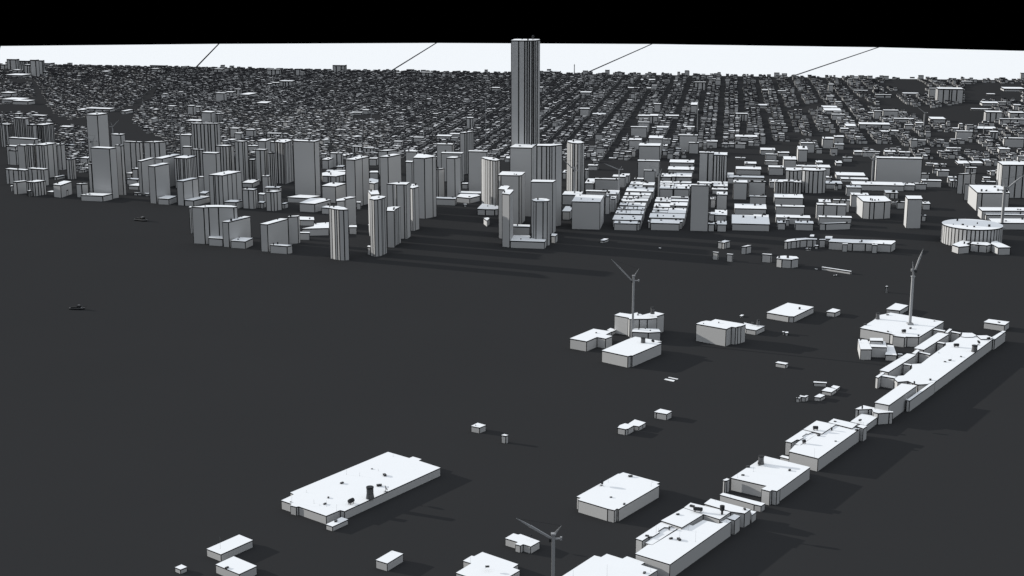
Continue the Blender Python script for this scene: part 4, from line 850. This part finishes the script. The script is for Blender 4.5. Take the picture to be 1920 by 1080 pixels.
# ================================================================ CRANES
def crane(t, base, top, jib, tip, strut, w, label, zb=0.0, counter=None, basey=None, Yb=None):
    """luffing tower crane: mast, two piece jib, king post, counter jib, cab"""
    bx, by = px(t, *base)
    Y = Yb or at(bx, px(t, 0, basey)[1] if basey else by, zb)[1]
    s = Y / F / CP
    B = atY(bx, by, Y); o_z = zb
    bot = (atY(*px(t, *top), Y)[0], Y, o_z)
    tp = atY(*px(t, *top), Y); J = atY(*px(t, *jib), Y); K = atY(*px(t, *tip), Y); S = atY(*px(t, *strut), Y)
    hw_ = w * s / 2.3 / TILES[t][2]
    if t in('F4',): hw_ *= 1
    o = empty('tower_crane', bot, label, 'crane', 'tower cranes')
    MB().box((bot[0], Y, o_z), (2*hw_, 2*hw_, tp[2]-o_z)).build('mast', M_CRANE, o)
    MB().box((bot[0], Y, o_z), (5*hw_, 5*hw_, hw_*1.2)).build('footing', M_CRANE, o)
    MB().box((tp[0], Y, tp[2]+.05), (3*hw_, 3*hw_, hw_*.9)).build('slewing_ring', M_CRANE, o)
    mid = tuple(J[i] + (K[i]-J[i]) * .62 for i in range(3)); m2 = tuple(J[i] + (K[i]-J[i]) * .6 for i in range(3))
    m = MB().tube(J, m2, hw_*.8, hw_*1.0, 4); m.tube(mid, K, hw_*.85, hw_*.22, 4); m.tube(m2, mid, hw_*.4, n=4); m.build('jib', M_CRANE, o)
    m = MB().tube((tp[0]+hw_*.8, Y, tp[2]), S, hw_*.5, hw_*.18, 4); m.tube((tp[0]-hw_*.3, Y, tp[2]), S, hw_*.3, hw_*.12, 4); m.build('king_post', M_CRANE, o)
    MB().tube(S, K, hw_*.1, hw_*.1, 4).build('pendant_cable', M_DARK, o)
    sgn = 1 if K[0] < J[0] else -1
    if counter: C = atY(*px(t, *counter), Y)
    else: C = (tp[0] + sgn*hw_*6.5, Y, J[2])
    m = MB().box(((tp[0]+sgn*hw_ + C[0]) / 2, Y, J[2] - hw_*.7), (abs(C[0]-tp[0]) - hw_, hw_*1.6, hw_*.7)); m.box((C[0]-sgn*hw_*.6, Y, J[2]-hw_*1.2), (hw_*1.2, hw_*2, hw_*2)); m.build('counter_jib', M_CRANE, o)
    MB().box((tp[0]-sgn*hw_*2.0, Y-hw_*.6, J[2]-hw_*2.2), (hw_*1.6, hw_*1.4, hw_*2)).build('cab', M_DARK, o)
M_CRANE = mat('crane_steel', (.33, .335, .345), .9)
crane('E2', (660,690), (667,170), (650,205), (480,28), (710,108), 19, 'grey tower crane over the mid field blocks', counter=(714,207), basey=700)
crane('T6', (836,1000), (836,240), (820,265), (570,122), (893,175), 28, 'nearest tower crane, cut by the bottom edge', counter=(898,270), basey=960)
crane('K3', (307,1000), (350,400), (378,310), (480,45), (347,205), 34, 'tower crane standing in the wide annex hall by the pier', zb=hf, counter=(322,388))
crane('F4', (752,640), (778,275), (790,300), (968,155), (762,190), 26, 'tower crane beside the round arena, jib to the right', basey=700)
crane('B1', (895,430), (890,385), (885,382), (790,318), (918,332), 16, 'tower crane in front of the tall plain left tower', Yb=3900)
crane('B1', (1085,310), (1085,250), (1090,243), (1148,176), (1068,200), 9, 'small tower crane right of the tall plain left tower', basey=420)
crane('B4', (1665,900), (1667,575), (1660,592), (1538,478), (1708,498), 18, 'tower crane in front of the cream round tower', basey=960)
crane('C1', (840,690), (842,482), (836,472), (740,380), (868,410), 16, 'tower crane over the low rows before the stacked pair', basey=735)
crane('C1', (440,690), (437,425), (428,418), (285,358), (465,385), 14, 'tower crane at the street left of the low rows', basey=720)
crane('C2', (1590,545), (1605,305), (1595,318), (1500,225), (1628,262), 14, 'tower crane left of the large blank slab', basey=575)
crane('A4', (1172,765), (1175,648), (1176,645), (1125,605), (1186,640), 8, 'far tower crane near the dark park', basey=765)
crane('B2', (585,400), (585,82), (580,100), (486,20), (592,60), 12, 'tall tower crane behind the cream edged tower', basey=560)
def mastpole(t, x, yt, yb, w, label):
    bx, by = px(t, x, yb); Y = at(bx, by)[1]; s = Y / F / CP / TILES[t][2]; tp = atY(*px(t, x, yt), Y)
    o = empty('radio_mast', (tp[0], Y, 0), label, 'mast', 'thin masts among the houses'); r = w * s / 2
    MB().tube((tp[0], Y, 0), (tp[0], Y, tp[2]), r, r*.6, 4).build('pole', M_CRANE, o)
    MB().box((tp[0], Y, tp[2]*.8), (r*(1.4 if 'spire' in label else 5), r*1, r*1.2)).build('crossarm', M_CRANE, o)
for a in (('A4',373,598,730,7,'thin mast right of the white stepped roofs'), ('A3',1395,570,790,7,'tall thin mast in the right middle field'), ('A3',1530,675,775,5,'thin mast right of the tall one, right middle field'),
 ('A2',375,685,780,5,'thin mast in the lower house field, leftmost'), ('A2',650,655,825,6,'thin mast in the house field centre, left of a pair'), ('A2',680,665,820,5,'thin mast in the house field centre, right of a pair'),
 ('A2',1165,568,680,6,'thin mast high in the house field'), ('A2',1722,530,850,6,'tall thin mast left of the tallest tower'), ('A2',862,610,745,6,'dark thin mast by the flat shed'), ('A1',1070,540,700,5,'thin mast left in the house field'),
 ('A1',1285,640,800,5,'thin mast above the huge ribbed tower'), ('A3',865,800,905,8,'square mast beside the right middle street'), ('A3',468,281,362,11,'spire on the skyline right of the tallest tower'), ('A3',453,640,700,4,'short mast right of the tallest tower'), ('A4',1622,720,825,6,'thin mast near the right edge')):
    mastpole(*a)
# bridge like road signs in mid field
for pts_, l in (("924,1040 1003,1058 1015,1048 938,1034", 'nearer of two flat white slabs lying on the ground'), ("958,1023 1035,1040 1043,1036 965,1020", 'farther of two flat white slabs lying on the ground')):
    q = [at(x, y, .6) for x, y in pts('E2', pts_)]; q = ccw(q)
    o = mesh_obj('slab', [(x, y, z) for z in (0, .6) for x, y in q], [(3,2,1,0), (4,5,6,7)] + [(i, (i+1) % 4, 4+(i+1) % 4, 4+i) for i in range(4)], [M_ROOF]); o.name = 'ground_plate'; tag(o, l, 'plate', 'flat white plates on the ground')
# ================================================================ BOATS
M_BOAT = mat('boat_dark', (.012, .012, .013), .7); M_BOATL = mat('boat_grey', (.16, .16, .165), .7)
def boat(x, y, L, label, ang, wp):
    p = at(x, y); o = empty('boat', (p[0], p[1], 0), label, 'boat'); c, s = math.cos(ang), math.sin(ang)
    def tr(a, b, z): return (p[0] + a*c - b*s, p[1] + a*s + b*c, z)
    W = L * wp; out = [(-.5,-.4),(-.5,.4),(.25,.5),(.42,.3),(.52,0),(.42,-.3),(.25,-.5)]
    v = [tr(a*L*.96, b*W*.8, 0) for a, b in out] + [tr(a*L, b*W, L*.09) for a, b in out]; n = len(out)
    mesh_obj('hull', v, [tuple(range(n)), tuple(range(2*n-1, n-1, -1))] + [(i, n+i, n+(i+1) % n, (i+1) % n) for i in range(n)], [M_BOAT], parent=o)
    v = [tr(a*L*1.01, b*W*1.04, L*.09+.02) for a, b in out] + [tr(a*L*1.01, b*W*1.04, L*.11) for a, b in out]
    mesh_obj('rail', v, [tuple(range(n)), tuple(range(2*n-1, n-1, -1))] + [(i, n+i, n+(i+1) % n, (i+1) % n) for i in range(n)], [M_BOATL], parent=o)
    q = tr(.12*L, 0, L*.11); MB().box(q, (L*.24, W*.62, L*.13), ang, .92).build('cabin', M_BOAT, o)
    q = tr(.12*L, 0, L*.245); MB().box(q, (L*.15, W*.5, L*.06), ang, .85).build('wheelhouse', M_BOATL, o)
    q = tr(-.22*L, 0, L*.11); MB().box(q, (L*.4, W*.6, L*.07), ang).build('deck_load', M_BOAT, o)
    a = tr(.05*L, 0, L*.2); MB().tube(a, (a[0], a[1], L*.42), L*.012, L*.006, 5).build('boat_mast', M_BOAT, o)
    a = tr(.3*L, 0, L*.11); MB().tube(a, tr(.62*L, 0, L*.2), L*.02, L*.01, 5).build('bow_boom', M_BOAT, o)
boat(145, 580, 27, 'long low dark boat alone on the open water at left', -.03, .3)
boat(265, 414, 34, 'stubby dark boat with a pale rail nearer the left towers', -.45, .45)
# ================================================================ SMALL HOUSES
def inpoly(x, y, poly):
    r = False; n = len(poly); j = n - 1
    for i in range(n):
        xi, yi = poly[i]; xj, yj = poly[j]
        if (yi > y) != (yj > y) and x < (xj-xi) * (y-yi) / (yj-yi) + xi: r = not r
        j = i
    return r
def gpoly(t, s): return [at(x, y) for x, y in pts(t, s)]
ZB = [gpoly('X', "0,190 70,187 100,212 112,240 150,262 165,290 165,330 120,300 90,262 60,232 0,215"),
      gpoly('X', "-40,163 65,163 90,176 60,182 -40,181")]
ZX = [gpoly('A1', "820,640 990,650 1010,720 1160,840 1250,900 1240,960 840,960 660,800 640,760 530,740 530,690 640,680"),
      gpoly('A1', "880,640 990,640 1150,530 1180,470 1305,330 1290,325 1205,400 1100,490 970,600"),
      gpoly('A1', "0,580 240,570 330,560 390,640 500,690 530,700 530,760 440,740 330,690 250,640 0,650"),
      gpoly('A1', "0,395 180,390 270,400 320,500 400,640 370,650 250,540 240,425 0,420"),
      gpoly('A1', "-60,580 60,600 60,640 -60,640"), gpoly('A2', "470,465 640,455 600,490 480,490"),
      gpoly('A2', "710,660 940,655 930,700 720,700"),
      gpoly('A4', "880,400 1100,385 1200,440 1180,480 1180,530 960,520 960,480 840,440"), gpoly('A4', "820,535 960,530 980,560 1100,600 1220,590 1230,610 1560,560 1640,610 1640,720 1560,760 1400,760 1200,720 1000,640 860,600"),
      gpoly('A4', "1470,440 1620,420 1900,430 1900,560 1600,560 1470,570"),
      gpoly('A4', "600,520 640,505 760,560 850,600 870,625 800,620 700,560"), gpoly('A4', "180,600 400,560 420,600 380,640 100,640"),
      gpoly('C3', "0,160 200,160 300,180 590,185 600,210 500,225 0,230"), gpoly('A3', "820,760 880,680 940,640 930,760 860,860"),
      gpoly('X', "1345,277 1500,274 1540,290 1640,300 1640,335 1300,335 1300,290"),
      gpoly('X', "1640,300 1740,298 1800,310 1862,318 1862,600 1300,600 1300,292 1420,292 1500,330 1640,330"),
      gpoly('A3', "1660,420 1720,400 1790,470 1760,480"), gpoly('A4', "360,830 420,780 620,840 640,930 560,910 380,900")]
BIG = []
for ob in list(col.objects):
    if ob.type == 'EMPTY' and ob.children and ob.name.split('.')[0] in ('building', 'far_building', 'tower'):
        c0 = [c for c in ob.children if c.name.startswith('roof') and 'vent' not in c.name]
        if c0:
            vs = [vv.co for vv in c0[0].data.vertices]; BIG.append((min(q.x for q in vs)-6, min(q.y for q in vs)-6, max(q.x for q in vs)+6, max(q.y for q in vs)+6))
cells = {}
for b in BIG:
    for i in range(int(b[0]//100), int(b[2]//100)+1):
        for j in range(int(b[1]//100), int(b[3]//100)+1): cells.setdefault((i, j), []).append(b)
NEAR = [(-100,236),(0,232),(90,240),(112,280),(150,330),(230,300),(330,285),(420,300),(560,290),(600,300),(760,296),(830,300),(960,300),(1040,300),(1180,300),(1300,296),(1400,296),(1640,330),(1760,312),(1900,330),(2100,330)]
NEARW = [at(*q) for q in NEAR]
def nearlim(x, y):
    a = 960 + F * x / (y*CP + H*SP); d = y*CP + H*SP; yy = y*SP - H*CP; v_ = 540 - F*yy/d
    for (x0, y0), (x1, y1) in zip(NEAR, NEAR[1:]):
        if x0 <= a < x1: return a, v_, v_ < y0 + (y1-y0)*(a-x0)/(x1-x0)
    return a, v_, False
MIXB = gpoly('X', "-300,140 60,146 130,150 250,170 215,200 262,235 330,290 420,310 700,300 735,232 640,205 560,208 480,214 430,205 330,200 262,196 215,200 200,190 -300,160")
MIXC = gpoly('X', "-400,110 330,110 262,180 215,205 160,300 -400,300")
hv, hf_, he = [], [], []; HI = 0
def house(cx, cy, w, d, h, gx):
    global HI
    gd = (-gx[1], gx[0]); fp = [(cx+gx[0]*a*w/2+gd[0]*b*d/2, cy+gx[1]*a*w/2+gd[1]*b*d/2) for a, b in ((-1,-1),(1,-1),(1,1),(-1,1))]
    v, f, e = walls(fp, 0, h, 1.7 if cy < 4200 else 1.7 - min(.4, (cy-4200)/4000)); m = len(hv); hv.extend(v); hf_.extend(tuple(i+m for i in q) for q in f); he.extend(e)
    m = len(hv); hv.extend((x, y, h) for x, y in fp); hf_.append((m, m+1, m+2, m+3)); lw = dist(cx, cy)/F*.8; kd = 1/(lw*cy/H*(.76 if gx[0] > .9 else .75)) * (1 if cy < 4700 else 1 + (cy-4700)/5500); kw = 1/lw
    he.extend([0, w*kw, 0, w*kw, 0, 0, w*kw, 0, d*kd, 0, w*kw, d*kd]); HI += 1
def field(gx, sel, lot, lotd, rows, street, blk, cross, dens, hm, rng):
    gd0 = (-gx[1], gx[0]); R = random.Random(rng); pitch = rows*lotd + street
    nr = int(11000 // pitch)
    for i in range(-nr, nr):
        for side in range(rows):
            u = i*pitch + side*lotd; v_ = -6000.0 + R.uniform(0, 9)
            while v_ < 11000:
                if ((v_ + (i % 5)*37) % (blk + cross)) > blk: v_ += cross*.5; continue
                L = lot * R.choice((.5, .65, .8, .8, 1, 1, 1.3, 1.9)); uu = u + R.uniform(-.12, .12)*lotd
                cx = gx[0]*uu + gd0[0]*v_; cy = gx[1]*uu + gd0[1]*v_; v_ += L
                if cy < 2900 or cy > 8600 or abs(cx) > cy * .38 + 50: continue
                px_ = 960 + F*cx/(cy*CP + H*SP)
                if px_ > 1430 and random.Random(int(cx//85)*9176 + int(cy//140)*131).random() < (.34 if cy < 4700 else .16): continue
                if R.random() > dens or not inpoly(cx, cy, gp) or not sel(cx, cy): continue
                a, q, ok = nearlim(cx, cy)
                if not ok: continue
                if any(inpoly(cx, cy, z) for z in ZX): continue
                if any(b[0] < cx < b[2] and b[1] < cy < b[3] for b in cells.get((int(cx//100), int(cy//100)), ())): continue
                hh = R.choice(hm) * R.uniform(.8, 1.25); ww = lotd * R.choice((.5, .6, .7, .8, .92, .97)); LL = L*R.uniform(.7, .97)
                if R.random() < (.05 if cy > 6900 else .015): hh *= R.uniform(1.3, 2.4); ww *= 1.4; LL *= 1.4
                t = R.uniform(-.03, .03); g = (gx[0]-gx[1]*t, gx[1]+gx[0]*t)
                house(cx, cy, ww, LL, hh, g)
gb = math.radians(-31); GBX = (math.cos(gb), math.sin(gb))
inB = lambda x, y: inpoly(x, y, MIXB) or inpoly(x, y, MIXC)
field(GX, lambda x, y: not inB(x, y) and x < 60 + .04*y, 13, 18, 2, 20, 230, 12, .93, (6, 6.5, 7, 8), 11)
field(GX, lambda x, y: not inB(x, y) and x >= 60 + .04*y, 14.5, 20, 3, 24, 150, 20, .66, (7, 9, 11, 14), 12)
field(GBX, inB, 15, 19, 2, 19, 150, 24, .66, (5, 5.5, 6.5), 13)
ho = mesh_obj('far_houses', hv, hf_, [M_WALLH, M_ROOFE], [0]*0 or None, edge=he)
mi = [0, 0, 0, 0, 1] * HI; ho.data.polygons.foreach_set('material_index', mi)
tag(ho, 'thousands of small flat roofed houses filling the plain', 'houses', kind='stuff')
